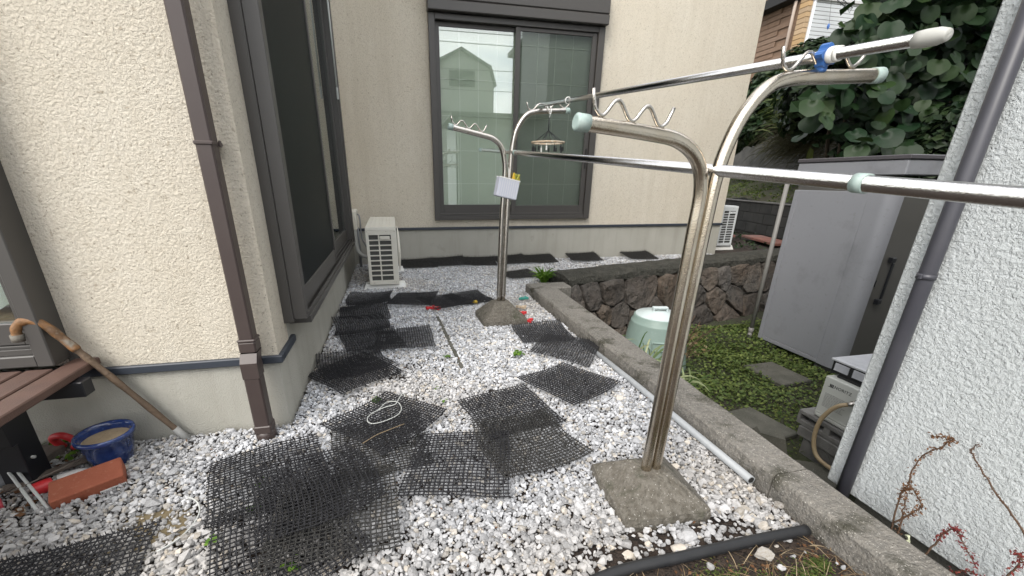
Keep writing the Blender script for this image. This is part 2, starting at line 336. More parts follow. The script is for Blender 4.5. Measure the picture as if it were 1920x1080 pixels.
def mesh_np(name, V, Fc, m, parent=None, shade=None, smooth=False, off=(0, 0, 0)):
    """V (n,3), Fc (k,3|4) numpy; shade = per-vertex float or RGB"""
    V = np.asarray(V, dtype=np.float32)-np.asarray(off, dtype=np.float32); Fc = np.asarray(Fc, dtype=np.int32); k = Fc.shape[1]
    me = bpy.data.meshes.new(name); me.vertices.add(len(V)); me.vertices.foreach_set('co', V.ravel())
    me.loops.add(Fc.size); me.loops.foreach_set('vertex_index', Fc.ravel())
    me.polygons.add(len(Fc)); me.polygons.foreach_set('loop_start', np.arange(0, Fc.size, k, dtype=np.int32)); me.polygons.foreach_set('loop_total', np.full(len(Fc), k, dtype=np.int32))
    me.update(calc_edges=True)
    me.polygons.foreach_set('use_smooth', np.full(len(Fc), smooth))
    if shade is not None:
        a = me.attributes.new('shade', 'FLOAT_COLOR', 'POINT'); s = np.asarray(shade, dtype=np.float32)
        if s.ndim == 1: s = np.repeat(s[:, None], 3, 1)
        a.data.foreach_set('color', np.hstack([s, np.ones((len(s), 1), np.float32)]).ravel())
    for q in (m if isinstance(m, (list, tuple)) else [m]): me.materials.append(MT[q])
    o = bpy.data.objects.new(name, me); COL.objects.link(o)
    if parent: o.parent = parent
    return o
def frames(nrm, spin):
    n = nrm/np.linalg.norm(nrm, axis=1, keepdims=True)
    ref = np.where(np.abs(n[:, 2:3]) < .95, np.array([[0, 0, 1.]]), np.array([[1., 0, 0]]))
    a = np.cross(ref, n); a /= np.linalg.norm(a, axis=1, keepdims=True); b = np.cross(n, a)
    c, s = np.cos(spin)[:, None], np.sin(spin)[:, None]
    return a*c+b*s, -a*s+b*c, n
def leaf_cloud(P, nrm, size, aspect=.6, fold=.15, spin=None):
    """folded diamond leaves, 4 verts 2 tris each; returns V, F, shade"""
    k = len(P); spin = RNG.uniform(0, 6.28, k) if spin is None else spin
    a, b, n = frames(nrm, spin); s = size[:, None]
    V = np.stack([P-a*s, P+b*s*aspect+n*s*fold, P+a*s, P-b*s*aspect+n*s*fold], 1).reshape(-1, 3)
    i = np.arange(k)[:, None]*4; F = np.concatenate([i+np.array([[0, 1, 2]]), i+np.array([[0, 2, 3]])], 0)
    return V, F, np.repeat(RNG.uniform(0, 1, k), 4)
def rand_dirs(k, bias=(0, 0, 0), amt=1.):
    v = RNG.normal(size=(k, 3)); v /= np.linalg.norm(v, axis=1, keepdims=True); return v*amt+np.array(bias)
def ellip(k, c, r, shell=.6):
    v = RNG.normal(size=(k, 3)); v /= np.linalg.norm(v, axis=1, keepdims=True)
    return np.array(c)+v*(RNG.uniform(shell**3, 1, k)**(1/3))[:, None]*np.array(r)
def blades(base, tip, w, seg=3, droop=.0):
    """grass blades from base to tip (k,3); tapered strips"""
    k = len(base); d = tip-base; side = np.cross(d, rand_dirs(k)); side /= np.linalg.norm(side, axis=1, keepdims=True)
    L = np.linalg.norm(d, axis=1, keepdims=True); V = []
    for j in range(seg+1):
        t = j/seg; c = base+d*t; c = c+np.array([[0, 0, 1.]])*L*droop*(4*t*(1-t))
        ww = np.asarray(w).reshape(-1, 1)*(1-t*.92)*(.6+.4*min(1, 3*t)); V += [c-side*ww, c+side*ww]
    V = np.stack(V, 1).reshape(-1, 3); n = 2*(seg+1); i = np.arange(k)[:, None]*n
    F = np.concatenate([i+np.array([[2*j, 2*j+1, 2*j+3, 2*j+2]]) for j in range(seg)], 0)
    return V, F, np.repeat(RNG.uniform(0, 1, k), n)

# ================================================================== THE SETTING
ZL = -0.62                                   # level of the sunken yard
gd = MB(); gd.add([(-150, -150, ZL), (150, -150, ZL), (150, 150, ZL), (-150, 150, ZL)], [(0, 1, 2, 3)])
gd.build('ground', 'soilmoss', kind='structure')
S0, S1 = Vector((1.745, 4.04, 0)), Vector((7.5, 5.48, 0))   # foot of the coping line of the stone wall
rg = MB(); rg.prism([(-3.5, -14), (1.44, -14), (1.44, 3.90), (1.70, 4.16), (7.5, 5.62), (7.7, 7.0), (7.7, 15), (-3.5, 15)], ZL-.1, -.006)
tag(rg.build('garden_terrace', 'soil'), kind='structure')
def xw(y): return 7.36+.27*(y-6.74)           # line of the block wall
# hillside: grass bank, then the plateau above the concrete wall
ys = np.linspace(1.5, 34, 46); ds = np.array([.12, .5, 1, 1.6, 2.2, 2.8])
V = [(xw(y)+d, y, .70+.72*min(1, max(0, (d-.1)/2.7))+.05*math.sin(3*y+2*d)) for y in ys for d in ds]
nF = [(i*6+j, i*6+j+1, (i+1)*6+j+1, (i+1)*6+j) for i in range(45) for j in range(5)]
o = mesh_np('grass_bank', V, nF, 'hill', smooth=True); o['kind'] = 'structure'
ds = np.array([3.0, 3.6, 4.5, 6, 9, 14, 30, 70]); hz = np.array([2.30, 2.36, 2.5, 2.8, 3.2, 3.5, 4, 5])
V = [(xw(y)+d, y, h+.08*math.sin(2*y+d)) for y in np.linspace(-12, 60, 46) for d, h in zip(ds, hz)]
nF = [(i*8+j, i*8+j+1, (i+1)*8+j+1, (i+1)*8+j) for i in range(45) for j in range(7)]
o = mesh_np('hillside', V, nF, 'hill', smooth=True); o['kind'] = 'structure'

# ------------------------------------------------------------------ kerb
kb = bpy.data.objects.new('kerb', None); COL.objects.link(kb); kb.location = (1.36, 2.4, 0); kb['kind'] = 'structure'
def kerb_block(y0, y1):
    def xr(y): return 1.452+.030*(y-.7)
    m = MB(); n = max(2, int((y1-y0)/.12)); prof = []
    for i in range(n+1):
        y = y0+(y1-y0)*i/n; j = lambda a: RNG.uniform(-a, a)
        xl = 1.288-.004*(y-.7)
        prof.append([(xl+.012, y, -.25), (xl+.006+j(.002), y, .055), (xl+.010+j(.002), y, .085+j(.002)), (xl+.022+j(.003), y, .097+j(.002)), (xr(y)-.02, y, .099+j(.002)), (xr(y)-.004+j(.003), y, .088+j(.003)), (xr(y), y, .06), (xr(y)+.02, y, ZL-.05)])
    vs = [p for r in prof for p in r]; k = 8
    fs = [(i*k+j, i*k+j+1, (i+1)*k+j+1, (i+1)*k+j) for i in range(n) for j in range(k-1)]
    m.add(vs, fs, False); m.add(prof[0], [tuple(range(8))]); m.add(prof[-1], [tuple(range(8))])
    return m.build('kerb_block', 'curb', kb)
kerb_block(-2.5, .985); kerb_block(.990, 3.80)
c = MB(); c.box(1.275, 1.70, 3.806, 4.02, ZL, .100, .012); c.build('kerb_block', 'curb', kb)

# ------------------------------------------------------------------ crushed stone
proto = []
for q, sub in ((0, 2), (1, 1)):
    for k in range(14 if q == 0 else 8):
        bm = bmesh.new(); bmesh.ops.create_icosphere(bm, subdivisions=sub, radius=1)
        v = np.array([list(p.co) for p in bm.verts]); f = np.array([[p.index for p in t.verts] for t in bm.faces]); bm.free()
        for _ in range(9):
            d = RNG.normal(size=3); d /= np.linalg.norm(d); t = RNG.uniform(.42, .85); e = v@d; v = v-np.outer(np.maximum(e-t, 0), d)
        v *= RNG.uniform(.9, 1.08, (len(v), 1)) if q == 0 else RNG.uniform(.85, 1.15, (len(v), 1)); proto.append((q, v, f))
def nz(p, s, seed=0):     # cheap smooth noise in 2D
    x, y = p[:, 0]*s+seed*7.1, p[:, 1]*s-seed*3.7
    return (np.sin(x*1.7+1.3*np.sin(y*1.1+seed))+np.sin(y*2.1+1.7*np.sin(x*.9))+np.sin((x+y)*1.3+seed*2))/3
def pebbles():
    sp = .0127; xs = np.arange(-1.95, 4.9, sp); yy = np.arange(.38, 5.86, sp*.866); X, Y = np.meshgrid(xs, yy); X = X+(np.arange(len(yy)) % 2)[:, None]*sp/2
    P = np.stack([X.ravel(), Y.ravel()], 1); P = P+RNG.uniform(-.0045, .0045, P.shape)
    P2 = P[RNG.uniform(size=len(P)) < np.where(P[:, 1] < 2.4, .28, .06)]+RNG.uniform(-.01, .01, (1, 2)); lay = np.r_[np.zeros(len(P)), np.ones(len(P2))]; P = np.r_[P, P2]
    x, y = P[:, 0], P[:, 1]
    k = (x < 1.272) | (y > 4.02)
    k &= (y < 1.835) | ((x > -.535) & (y < 5.81))
    k &= (x < 1.72) | (y > 4.30+.2517*(x-1.72)+.30)
    k &= ~((x > .44+(y-.80)*2) & (y < .80)) | (RNG.uniform(size=len(P)) < .02)
    k &= ~((x < -1.25) & (RNG.uniform(size=len(P)) < np.clip((-1.25-x)*2.2, 0, .75)*(y > 1.45)))
    for cx, cy, r, pr_ in ((.72, .86, .10, .7), (1.0, .84, .12, .6), (-.84, 1.27, .12, .42), (-.2, .78, .2, .25), (-.05, 2.33, .12, .5), (.45, .75, .15, .5), (-1.0, .98, .22, .4), (-.42, 1.15, .15, .4)):
        k &= ~((np.hypot(x-cx, y-cy) < r*(1+.4*nz(P, 14))) & (RNG.uniform(size=len(P)) < pr_))
    k &= RNG.uniform(size=len(P)) > .03+.12*(nz(P, 6, 3) > .45)
    k &= ~((x > 1.9) & (RNG.uniform(size=len(P)) < .45))
    for px, py, hw in ((.848, 1.085, .150), (.812, 3.20, .175)): k &= ~((np.abs(x-px) < hw) & (np.abs(y-py) < hw*.9))
    k &= ~((np.abs(x-(.298+(.045)*(3.353-y)/1.03)) < .012) & (y > 2.3) & (y < 3.35))
    P = P[k]; lay = lay[k]; n = len(P)
    s = .0079*np.exp(RNG.normal(0, .34, n)); s *= np.where(lay > 0, 1.05, 1.)
    s *= np.where(P[:, 1] < 1.2, 1.10, 1.)
    z = .005+RNG.uniform(0, .007, n)+lay*.009+.005*nz(P, 3, 2)+.003*nz(P, 9, 5)
    base = np.clip(RNG.beta(2.0, 2.2, n)*.48+.12, .10, .60)
    base = np.clip(base*np.interp(P[:, 1], [1.1, 2.2], [1., 1.32]), .1, .74)
    dirt = np.clip(nz(P, 2.2, 6)*1.2-.1, 0, 1)*.5+np.clip((1.35-P[:, 1])/.6, 0, 1)*.62*np.clip(.6+nz(P, 4, 9), 0, 1)+np.clip((-.7-P[:, 0])/.5, 0, 1)*.35
    dirt = np.clip(dirt, 0, 1)[:, None]
    warm = np.array([1, .93, .82]); cool = np.array([.96, .98, 1.02]); tint = np.where((RNG.uniform(size=n) < .14)[:, None], warm, cool)
    colr = base[:, None]*tint; colr = colr*(1-dirt)+colr*np.array([.78, .68, .54])*dirt
    far = (P[:, 1] > .98).astype(int); Vs, Fs, Cs, o = [], [], [], 0
    pi = np.where(far == 0, RNG.integers(0, 14, n), 14+RNG.integers(0, 8, n))
    for t in range(22):
        w = np.where(pi == t)[0]
        if len(w) == 0: continue
        _, v, f = proto[t]; sc = np.stack([RNG.uniform(.95, 1.6, len(w)), RNG.uniform(.75, 1.15, len(w)), RNG.uniform(.55, .95, len(w))], 1)*s[w][:, None]
        a, b, c_ = frames(rand_dirs(len(w), (0, 0, 1.6)), RNG.uniform(0, 6.28, len(w)))
        q = v[None]*sc[:, None, :]; W = q[..., 0:1]*a[:, None]+q[..., 1:2]*b[:, None]+q[..., 2:3]*c_[:, None]
        W = W+np.stack([P[w, 0], P[w, 1], z[w]], 1)[:, None]
        Vs.append(W.reshape(-1, 3)); Fs.append((f[None]+(np.arange(len(w))*len(v)+o)[:, None, None]).reshape(-1, 3)); Cs.append(np.repeat(colr[w], len(v), 0)); o += len(w)*len(v)
    g = mesh_np('gravel', np.concatenate(Vs), np.concatenate(Fs), 'pebble', shade=np.concatenate(Cs)); g['kind'] = 'stuff'
    g['label'] = 'loose white and grey crushed stone covering the narrow garden'
    return g
pebbles()

# ================================================================== THE CREAM HOUSE
HX, YF, YB, XS = 5.04, 1.85, 5.83, -.545
house = empty('house', (XS, YF, 0), 'cream stuccoed house with dark bronze windows wrapping the gravel corner', 'house')
w = MB()
w.box(-1.30, XS, YF, 2.0, .366, 5.5); w.box(-3.6, -1.30, YF, 2.0, 2.62, 5.5)
w.box(-.695, XS, 2.0, 2.05, .366, 5.5); w.box(-.695, XS, 4.93, YB, .366, 5.5); w.box(-.695, XS, 2.05, 4.93, 2.78, 5.5)
w.box(-.695, .59, YB, 5.98, .486, 5.5); w.box(2.70, HX, YB, 5.98, .486, 5.5); w.box(.59, 2.70, YB, 5.98, .486, .62); w.box(.59, 2.70, YB, 5.98, 2.86, 5.5)
w.box(4.89, HX, 5.98, 14, .486, 5.5); w.box(-3.75, -3.6, YF, 14, .366, 5.5); w.box(-3.6, 4.89, 13.85, 14, .366, 5.5)
w.build('wall', 'stucco', house)
f = MB()
f.box(-3.6, XS-.003, YF+.004, 2.0, -.3, .33); f.box(-.695, XS-.003, 2.0, YB, -.3, .44)
f.box(-.695, HX-.004, YB+.004, 5.98, -.3, .452); f.box(4.89, HX-.004, 5.98, 14, -.3, .452)
f.build('foundation', 'found', house)
t = MB(); t.box(-3.6, XS+.018, YF-.018, YF+.03, .331, .366, .004); t.box(XS-.03, XS+.018, YF+.0305, 2.12, .331, .366, .004); t.build('drip_trim', 'trim', house)
t = MB(); t.box(XS+.001, HX+.016, YB-.018, YB+.03, .452, .486, .004); t.box(HX-.03, HX+.016, YB+.0305, 13.9, .452, .486, .004)
t.build('drip_trim', 'trim', house)
r = MB(); r.box(-3.9, -.25, 1.55, 5.5, 5.5, 5.62); r.box(-3.9, 5.35, 5.5, 14.3, 5.5, 5.62); r.build('roof', 'roof', house)

# back window: outer frame, roller shutter box, two sashes, lattice blinds
wd = tag(bpy.data.objects.new('window', None), 'two pane sliding window with shutter box on the far wall'); COL.objects.link(wd); wd.parent = house; wd.location = (1.0, 3.9, .6)
X0, X1, Z0, Z1, YO = .535, 2.745, .582, 2.885, 5.765
fr = MB()
fr.box(X0, X0+.075, YO, 5.90, Z0, Z1, .004); fr.box(X1-.085, X1, YO, 5.90, Z0, Z1, .004)
fr.box(X0+.0752, X1-.0852, YO+.004, 5.90, Z0, Z0+.055, .004); fr.box(X0+.0752, X1-.0852, YO+.004, 5.90, Z1-.06, Z1, .004)
fr.box(X0+.078, X1-.088, YO+.022, 5.89, Z0+.057, Z0+.085, .003); fr.box(X1-.115, X1-.087, YO+.05, 5.89, Z0+.09, Z1-.065, .003)
fr.build('window_frame', 'alu', wd)
bx = MB(); bx.box(X0-.012, X1+.012, 5.705, YB-.002, Z1+.115, Z1+.36, .012); bx.box(X0-.010, X1+.010, 5.700, YB-.002, Z1+.006, Z1+.110, .008); bx.build('shutter_box', 'alu', wd)
def sash(x0, x1, y0, y1, z0, z1, st, br, tr):
    m = MB(); m.box(x0, x0+st, y0, y1, z0, z1, .003); m.box(x1-st, x1, y0, y1, z0, z1, .003)
    m.box(x0+st+.0002, x1-st-.0002, y0+.003, y1, z0, z0+br, .003); m.box(x0+st+.0002, x1-st-.0002, y0+.003, y1, z1-tr, z1, .003)
    return m
sash(.612, 1.655, 5.835, 5.865, .640, 2.822, .052, .135, .045).build('sash', 'alu', wd)
sash(1.590, 2.655, 5.792, 5.822, .640, 2.822, .062, .125, .04).build('sash', 'alu', wd)
g = MB(); g.box(.662, 1.605, 5.848, 5.853, .772, 2.780); g.build('pane', 'glass', wd)
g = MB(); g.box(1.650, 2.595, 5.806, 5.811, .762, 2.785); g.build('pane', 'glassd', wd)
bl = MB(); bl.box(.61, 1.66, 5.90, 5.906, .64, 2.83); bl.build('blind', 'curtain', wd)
bl = MB(); bl.box(1.662, 2.69, 5.892, 5.898, .64, 2.83); bl.build('blind', 'curtaind', wd, label='pale blind with the dimming of an insect screen in its colour')
for x0, x1, y in ((.66, 1.61, 5.894), (1.665, 2.60, 5.886)):
    la = MB()
    for i in range(1, 4): xx = x0+(x1-x0)*(i/4+.012); la.box(xx-.004, xx+.004, y, y+.004, .78, 2.80)
    for i in range(1, 6): zz = .78+(2.02)*i/5-.14; la.box(x0, x1, y-.004, y-.0002, zz-.004, zz+.004)
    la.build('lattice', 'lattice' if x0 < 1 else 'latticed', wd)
lk = MB(); lk.box(1.612, 1.632, 5.772, 5.792, 1.55, 1.68, .004); lk.box(2.618, 2.632, 5.775, 5.792, 1.25, 1.50, .004); lk.build('latch', 'alud', wd)

# side sliding door seen very obliquely
sw = tag(bpy.data.objects.new('sliding_door', None), 'tall sliding glass door in the shaded side wall'); COL.objects.link(sw); sw.parent = house; sw.location = (.1, .2, .4)
Y0, Y1, XO = 2.02, 4.90, -.440
fr = MB()
fr.box(-.60, -.500, Y0, Y0+.045, .455, 2.86, .003); fr.box(-.4995, XO, Y0+.004, Y0+.060, .470, 2.86, .003); fr.box(-.58, XO-.012, Y0+.0605, Y0+.10, .470, 2.86, .003)
fr.box(-.66, XO-.004, Y1-.075, Y1, .44, 2.86, .003); fr.box(-.56, XO-.020, Y1-.12, Y1-.0755, .47, 2.86, .003)
fr.box(-.66, XO-.002, Y0+.101, Y1-.076, .420, .455, .003)
for i, xx in enumerate((-.455, -.480, -.505, -.535)): fr.box(xx-.004, xx+.004, Y0+.102, Y1-.122, .4555, .478+.004*i, .001)
fr.box(-.66, XO-.002, Y0+.101, Y1-.076, 2.76, 2.86, .003)
fr.build('door_frame', 'alu', sw)
def ysash(y0, y1, x0, x1, z0, z1, st, br):
    m = MB(); m.box(x0, x1, y0, y0+st, z0, z1, .003); m.box(x0, x1, y1-st, y1, z0, z1, .003); m.box(x0, x1-.003, y0+st+.0002, y1-st-.0002, z0, z0+br, .003); m.box(x0, x1-.003, y0+st+.0002, y1-st-.0002, z1-.05, z1, .003)
    return m
ysash(2.125, 3.48, -.492, -.468, .482, 2.755, .05, .10).build('screen_frame', 'alu', sw)
g = MB(); g.box(-.482, -.478, 2.17, 3.435, .575, 2.71); g.build('insect_screen', 'screen', sw)
ysash(3.40, 4.775, -.535, -.508, .482, 2.755, .06, .11).build('sash', 'alu', sw)
g = MB(); g.box(-.523, -.519, 3.455, 4.72, .585, 2.71); g.build('pane', 'glassd', sw)
cu = MB(); cu.box(-.64, -.63, 2.1, 4.85, .45, 2.78); cu.build('curtain', 'curtaind', sw)
rod = MB(); rod.tube([(-.446, 4.70, 2.85), (-.446, 4.70, 1.90)], .007, 8); rod.box(-.455, -.437, 4.690, 4.710, 1.80, 1.90, .004); rod.build('shutter_pull_rod', 'wire', sw)

# front window by the bench
fwn = tag(bpy.data.objects.new('window', None), 'window with white lace curtain above the slatted bench'); COL.objects.link(fwn); fwn.parent = house; fwn.location = (-1.0, 0, .6)
fr = MB(); fr.box(-1.352, -1.297, 1.745, 2.0, .425, 2.62, .004); fr.box(-3.55, -1.3522, 1.750, 2.0, .425, .470, .004)
for i in range(3): fr.box(-3.5, -1.3524, 1.765+.02*i, 1.775+.02*i, .4705, .492+.008*i, .001)
fr.box(-3.55, -1.3522, 1.750, 2.0, 2.56, 2.62, .004); fr.box(-1.31, -1.280, 1.83, YF+.03, .368, .46, .004); fr.build('window_frame', 'alu', fwn)
sash(-2.5, -1.354, 1.795, 1.825, .50, 2.55, .045, .085, .05).build('sash', 'alu', fwn)
g = MB(); g.box(-2.455, -1.400, 1.808, 1.812, .580, 2.50); g.build('pane', 'glass', fwn)
n = 60; vs = []; fs = []
for i in range(n+1):
    x = -2.5+1.12*i/n; y = 1.885+.014*math.sin(i*1.25)+.006*math.sin(i*.5); vs += [(x, y, .63+.012*math.sin(i*1.25+1)), (x, y, 2.55)]
    if i: fs.append((2*i-2, 2*i, 2*i+1, 2*i-1))
m = MB(); m.add(vs, fs, True); m.build('lace_curtain', 'lace', fwn, fix=False)
m = MB(); m.box(-2.6, -1.36, 1.83, 1.995, .48, .60); m.build('inner_sill', 'room', fwn)

# brown square downspout on the front wall
dsp = tag(bpy.data.objects.new('downspout', None)); COL.objects.link(dsp); dsp.parent = house; dsp.location = (-.085, -.07, .4)
p = MB(); cx = -.628
p.box(cx-.028, cx+.028, 1.752, 1.812, .475, 5.5, .006); p.build('upper_pipe', 'spout', dsp)
p = MB(); p.box(cx-.033, cx+.033, 1.746, 1.818, .42, .470, .006); p.box(cx-.034, cx+.034, 1.745, 1.820, .468, .480, .004)
vs = []
for z, y0 in ((.42, 1.747), (.385, 1.722), (.315, 1.722)): vs += [(cx-.032, y0, z), (cx+.032, y0, z), (cx+.032, y0+.070, z), (cx-.032, y0+.070, z)]
p.add(vs, [(i*4+k, i*4+(k+1) % 4, (i+1)*4+(k+1) % 4, (i+1)*4+k) for i in (0, 1) for k in range(4)]); p.build('offset_elbow', 'spout', dsp)
p = MB(); p.box(cx-.0315, cx+.0315, 1.724, 1.788, .06, .318, .006); p.build('lower_pipe', 'spout', dsp)
p = MB(); p.box(cx-.035, cx+.035, 1.720, 1.793, .045, .085, .005); p.lathe([(.0, -.02), (.040, -.02), (.042, .03), (.040, .048), (.03, .05), (.0, .05)], 24, (cx, 1.758, .0)); p.build('outlet_shoe', 'spout', dsp)
p = MB(); p.box(cx-.031, cx+.031, 1.748, 1.845, 1.205, 1.218, .003); p.box(cx+.031, cx+.036, 1.80, 1.82, 1.20, 1.223, .002); p.build('clamp', 'spout', dsp)

# ================================================================== THE WHITE NEIGHBOUR WALL
nb = empty('neighbour_house', (1.60, 1.02, 0), 'white rough stuccoed house whose corner stands beside the kerb', 'house')
WX, WY = 1.60, 1.02
m = MB(); m.box(WX, 3.697, -1.2, WY, .004, 2.45, .006); m.build('wall', 'whitestucco', nb)
m = MB(); m.box(3.7, 7.0, -1.2, WY, .004, 5.6, .006); m.build('wall', 'whitestucco', nb)
m = MB(); m.box(WX+.10, 3.2, -1.15, WY-.06, ZL-.1, .0); m.box(3.203, 6.9, -1.15, WY-.06, ZL-.1, .0); m.build('foundation', 'found', nb)
m = MB(); m.box(1.42, 3.695, -1.4, WY+.2, 2.452, 2.53); m.build('lower_roof', 'roof', nb)
m = MB(); m.box(3.6, 7.2, -1.4, WY+.25, 5.602, 5.72); m.build('roof', 'roof', nb)
dp = tag(bpy.data.objects.new('downpipe', None)); COL.objects.link(dp); dp.parent = nb; dp.location = (-.04, -.1, 0)
m = MB(); m.tube([(1.566, .931, ZL), (1.566, .931, 2.45)], .021, 24, smooth=True); m.build('pipe', 'greyspout', dp)
for z in (.835, 2.2):
    m = MB(); m.tube([(1.566, .931, z-.008), (1.566, .931, z+.008)], .0235, 20); m.box(1.585, 1.605, .924, .938, z-.005, z+.005, .001); m.box(1.538, 1.545, .926, .936, z-.008, z+.008, .002); m.build('clamp', 'greyspout', dp)

# ================================================================== STONE RETAINING WALL
sw_ = empty('stone_wall', (3.3, 4.4, ZL), 'dark rubble stone retaining wall with rough mortar coping below the house', 'retaining wall')
sdir = (S1-S0).normalized(); L = (S1-S0).length; snrm = Vector((sdir.y, -sdir.x, 0))
def spt(s, z, d=0.):    # point on the battered face: s along, z height, d outwards
    return S0+sdir*s+snrm*(d+(.10-z)*.28)+Vector((0, 0, z))
m = MB(); m.add([spt(0, ZL-.05, -.04), spt(L, ZL-.05, -.04), spt(L, .10, -.04), spt(0, .10, -.04), spt(0, ZL-.05, -.6), spt(L, ZL-.05, -.6), spt(L, .10, -.5), spt(0, .10, -.5)], [(0, 1, 2, 3), (4, 5, 6, 7), (0, 3, 7, 4), (1, 2, 6, 5), (3, 2, 6, 7)])
m.build('mortar', 'mortar', sw_)
def voronoi(pts, box):
    out = []
    for i, p in enumerate(pts):
        poly = [(box[0], box[2]), (box[1], box[2]), (box[1], box[3]), (box[0], box[3])]
        for j, q in enumerate(pts):
            if i == j or (p[0]-q[0])**2+(p[1]-q[1])**2 > 1.6: continue
            mx, my = (p[0]+q[0])/2, (p[1]+q[1])/2; nx, ny = q[0]-p[0], q[1]-p[1]; new = []
            for a, b in zip(poly, poly[1:]+poly[:1]):
                da = (a[0]-mx)*nx+(a[1]-my)*ny; db = (b[0]-mx)*nx+(b[1]-my)*ny
                if da <= 0: new.append(a)
                if da*db < 0: t = da/(da-db); new.append((a[0]+(b[0]-a[0])*t, a[1]+(b[1]-a[1])*t))
            poly = new
            if not poly: break
        out.append(poly)
    return out
random.seed(11); LV = 4.6
pts = [(random.uniform(0, LV), random.uniform(ZL, .06)) for _ in range(36)]
for _ in range(3):
    cells = voronoi(pts, (0.02, LV, ZL-.03, .07)); pts = [(sum(q[0] for q in c)/len(c)*.8+p[0]*.2, sum(q[1] for q in c)/len(c)*.8+p[1]*.2) if c else p for c, p in zip(cells, pts)]
for c in voronoi(pts, (0.02, LV, ZL-.03, .07)):
    if len(c) < 3: continue
    cx = sum(q[0] for q in c)/len(c); cy = sum(q[1] for q in c)/len(c); ring = []
    cc = []
    for a, b in zip(c, c[1:]+c[:1]):           # extra points make the outline uneven
        cc.append((a[0]*.86+cx*.14*.5+b[0]*.07+0, a[1]*.86+cy*.07+b[1]*.07)) ; 
        l = math.hypot(b[0]-a[0], b[1]-a[1])
        if l > .12: cc.append(((a[0]+b[0])/2+random.uniform(-.012, .012), (a[1]+b[1])/2+random.uniform(-.012, .012)))
    m = MB(); k = len(cc); vs = []
    tilt = (random.uniform(-.16, .16), random.uniform(-.16, .16)); hh = random.uniform(.006, .024)
    for sh, d in ((.002, -.05), (.0025, hh*.45), (.011, hh*.95), (.055, hh*1.1)):
        for q in cc:
            dx, dy = cx-q[0], cy-q[1]; l = math.hypot(dx, dy); t = min(.8, sh/l)
            vs.append(spt(q[0]+dx*t, q[1]+dy*t, d+(tilt[0]*(q[0]-cx)+tilt[1]*(q[1]-cy) if d > 0 else 0)+(random.uniform(-.006, .006)*(2 if sh > .05 else 1) if d > 0 else 0)))
    vs.append(spt(cx, cy, hh*1.15+random.uniform(-.006, .01)))
    fs = [(r*k+i, r*k+(i+1) % k, (r+1)*k+(i+1) % k, (r+1)*k+i) for r in (0, 1, 2) for i in range(k)]+[(3*k+i, 3*k+(i+1) % k, 4*k) for i in range(k)]
    m.add(vs, fs); m.build('stone', 'stone', sw_)
m = MB(); vs = []; nn = 48
for i in range(nn+1):
    s = L*i/nn; j = lambda a: RNG.uniform(-a, a)
    vs += [spt(s, .045+j(.02), .012), spt(s, .115+j(.012), .022+j(.012)), spt(s, .150+j(.012), -.03+j(.012)), spt(s, .150+j(.012), -.17+j(.02)), spt(s, .142+j(.012), -.32+j(.03)), spt(s, -.02, -.38)]
m.add(vs, [(i*6+j, i*6+j+1, (i+1)*6+j+1, (i+1)*6+j) for i in range(nn) for j in range(5)]); m.add(vs[:6], [tuple(range(6))]); m.build('coping', 'coping', sw_)

# ================================================================== BLOCK WALL AND BANK BEYOND
bw = empty('block_wall', (7.4, 7, .06), 'low grey concrete block wall holding the grassy bank', 'wall')
wdir = Vector((.27, 1, 0)).normalized(); wn_ = Vector((-wdir.y, wdir.x, 0))
base = Vector((xw(4.2), 4.2, 0)); BL = .405
for row in range(3):
    for i in range(18):
        s = i*BL+(BL/2 if row % 2 else 0); c = base+wdir*(s+BL/2)+Vector((0, 0, .06+.205*row+.10))
        m = MB(); m.obox(c, wdir, (-wn_), (0, 0, 1), BL/2-.004, .06, .0985, .006); m.build('block', 'cmu', bw)
m = MB(); m.obox(base+wdir*3.65+Vector((0, 0, .69)), wdir, -wn_, (0, 0, 1), 3.75, .075, .012, .004); m.build('cap_strip', 'cmul', bw)
m = MB(); m.obox(base+wdir*3.65+Vector((0, 0, .33)), wdir, -wn_, (0, 0, 1), 3.7, .045, .33); m.build('mortar', 'mortar', bw)
cw = MB(); c0 = Vector((xw(1.5)+2.8, 1.5, 0)); cw.obox(c0+wdir*15+Vector((0, 0, 1.7)), wdir, -wn_, (0, 0, 1), 16, .12, .72, .01)
o = cw.build('concrete_retaining_wall', 'conwall'); recenter(o, c0+wdir*10+Vector((0, 0, 1.3))); tag(o, 'stained grey concrete wall half hidden under hanging ivy', 'retaining wall', kind='thing')
for i, (cx, cy, a, lx, ly, lb) in enumerate(((6.80, 6.62, 1.25, .62, .19, 'long reddish terracotta slab lying at the foot of the block wall'), (6.55, 7.55, 1.30, .30, .17, 'short terracotta slab lying beside the far air conditioner'))):
    n_ = 3 if i == 0 else 1; tl = empty('terracotta_slab', (cx, cy, .05), lb, 'slab', 'terracotta slabs by the block wall'); ax = Vector((math.cos(a), math.sin(a), 0)); ay = Vector((-ax.y, ax.x, 0))
    for k in range(n_):
        m = MB(); m.obox(Vector((cx, cy, .075))+ax*lx*((k+.5)/n_-.5)*2, ax, ay, (0, 0, 1), lx/n_-.004, ly, .022, .004); m.build('tile', 'tile', tl)

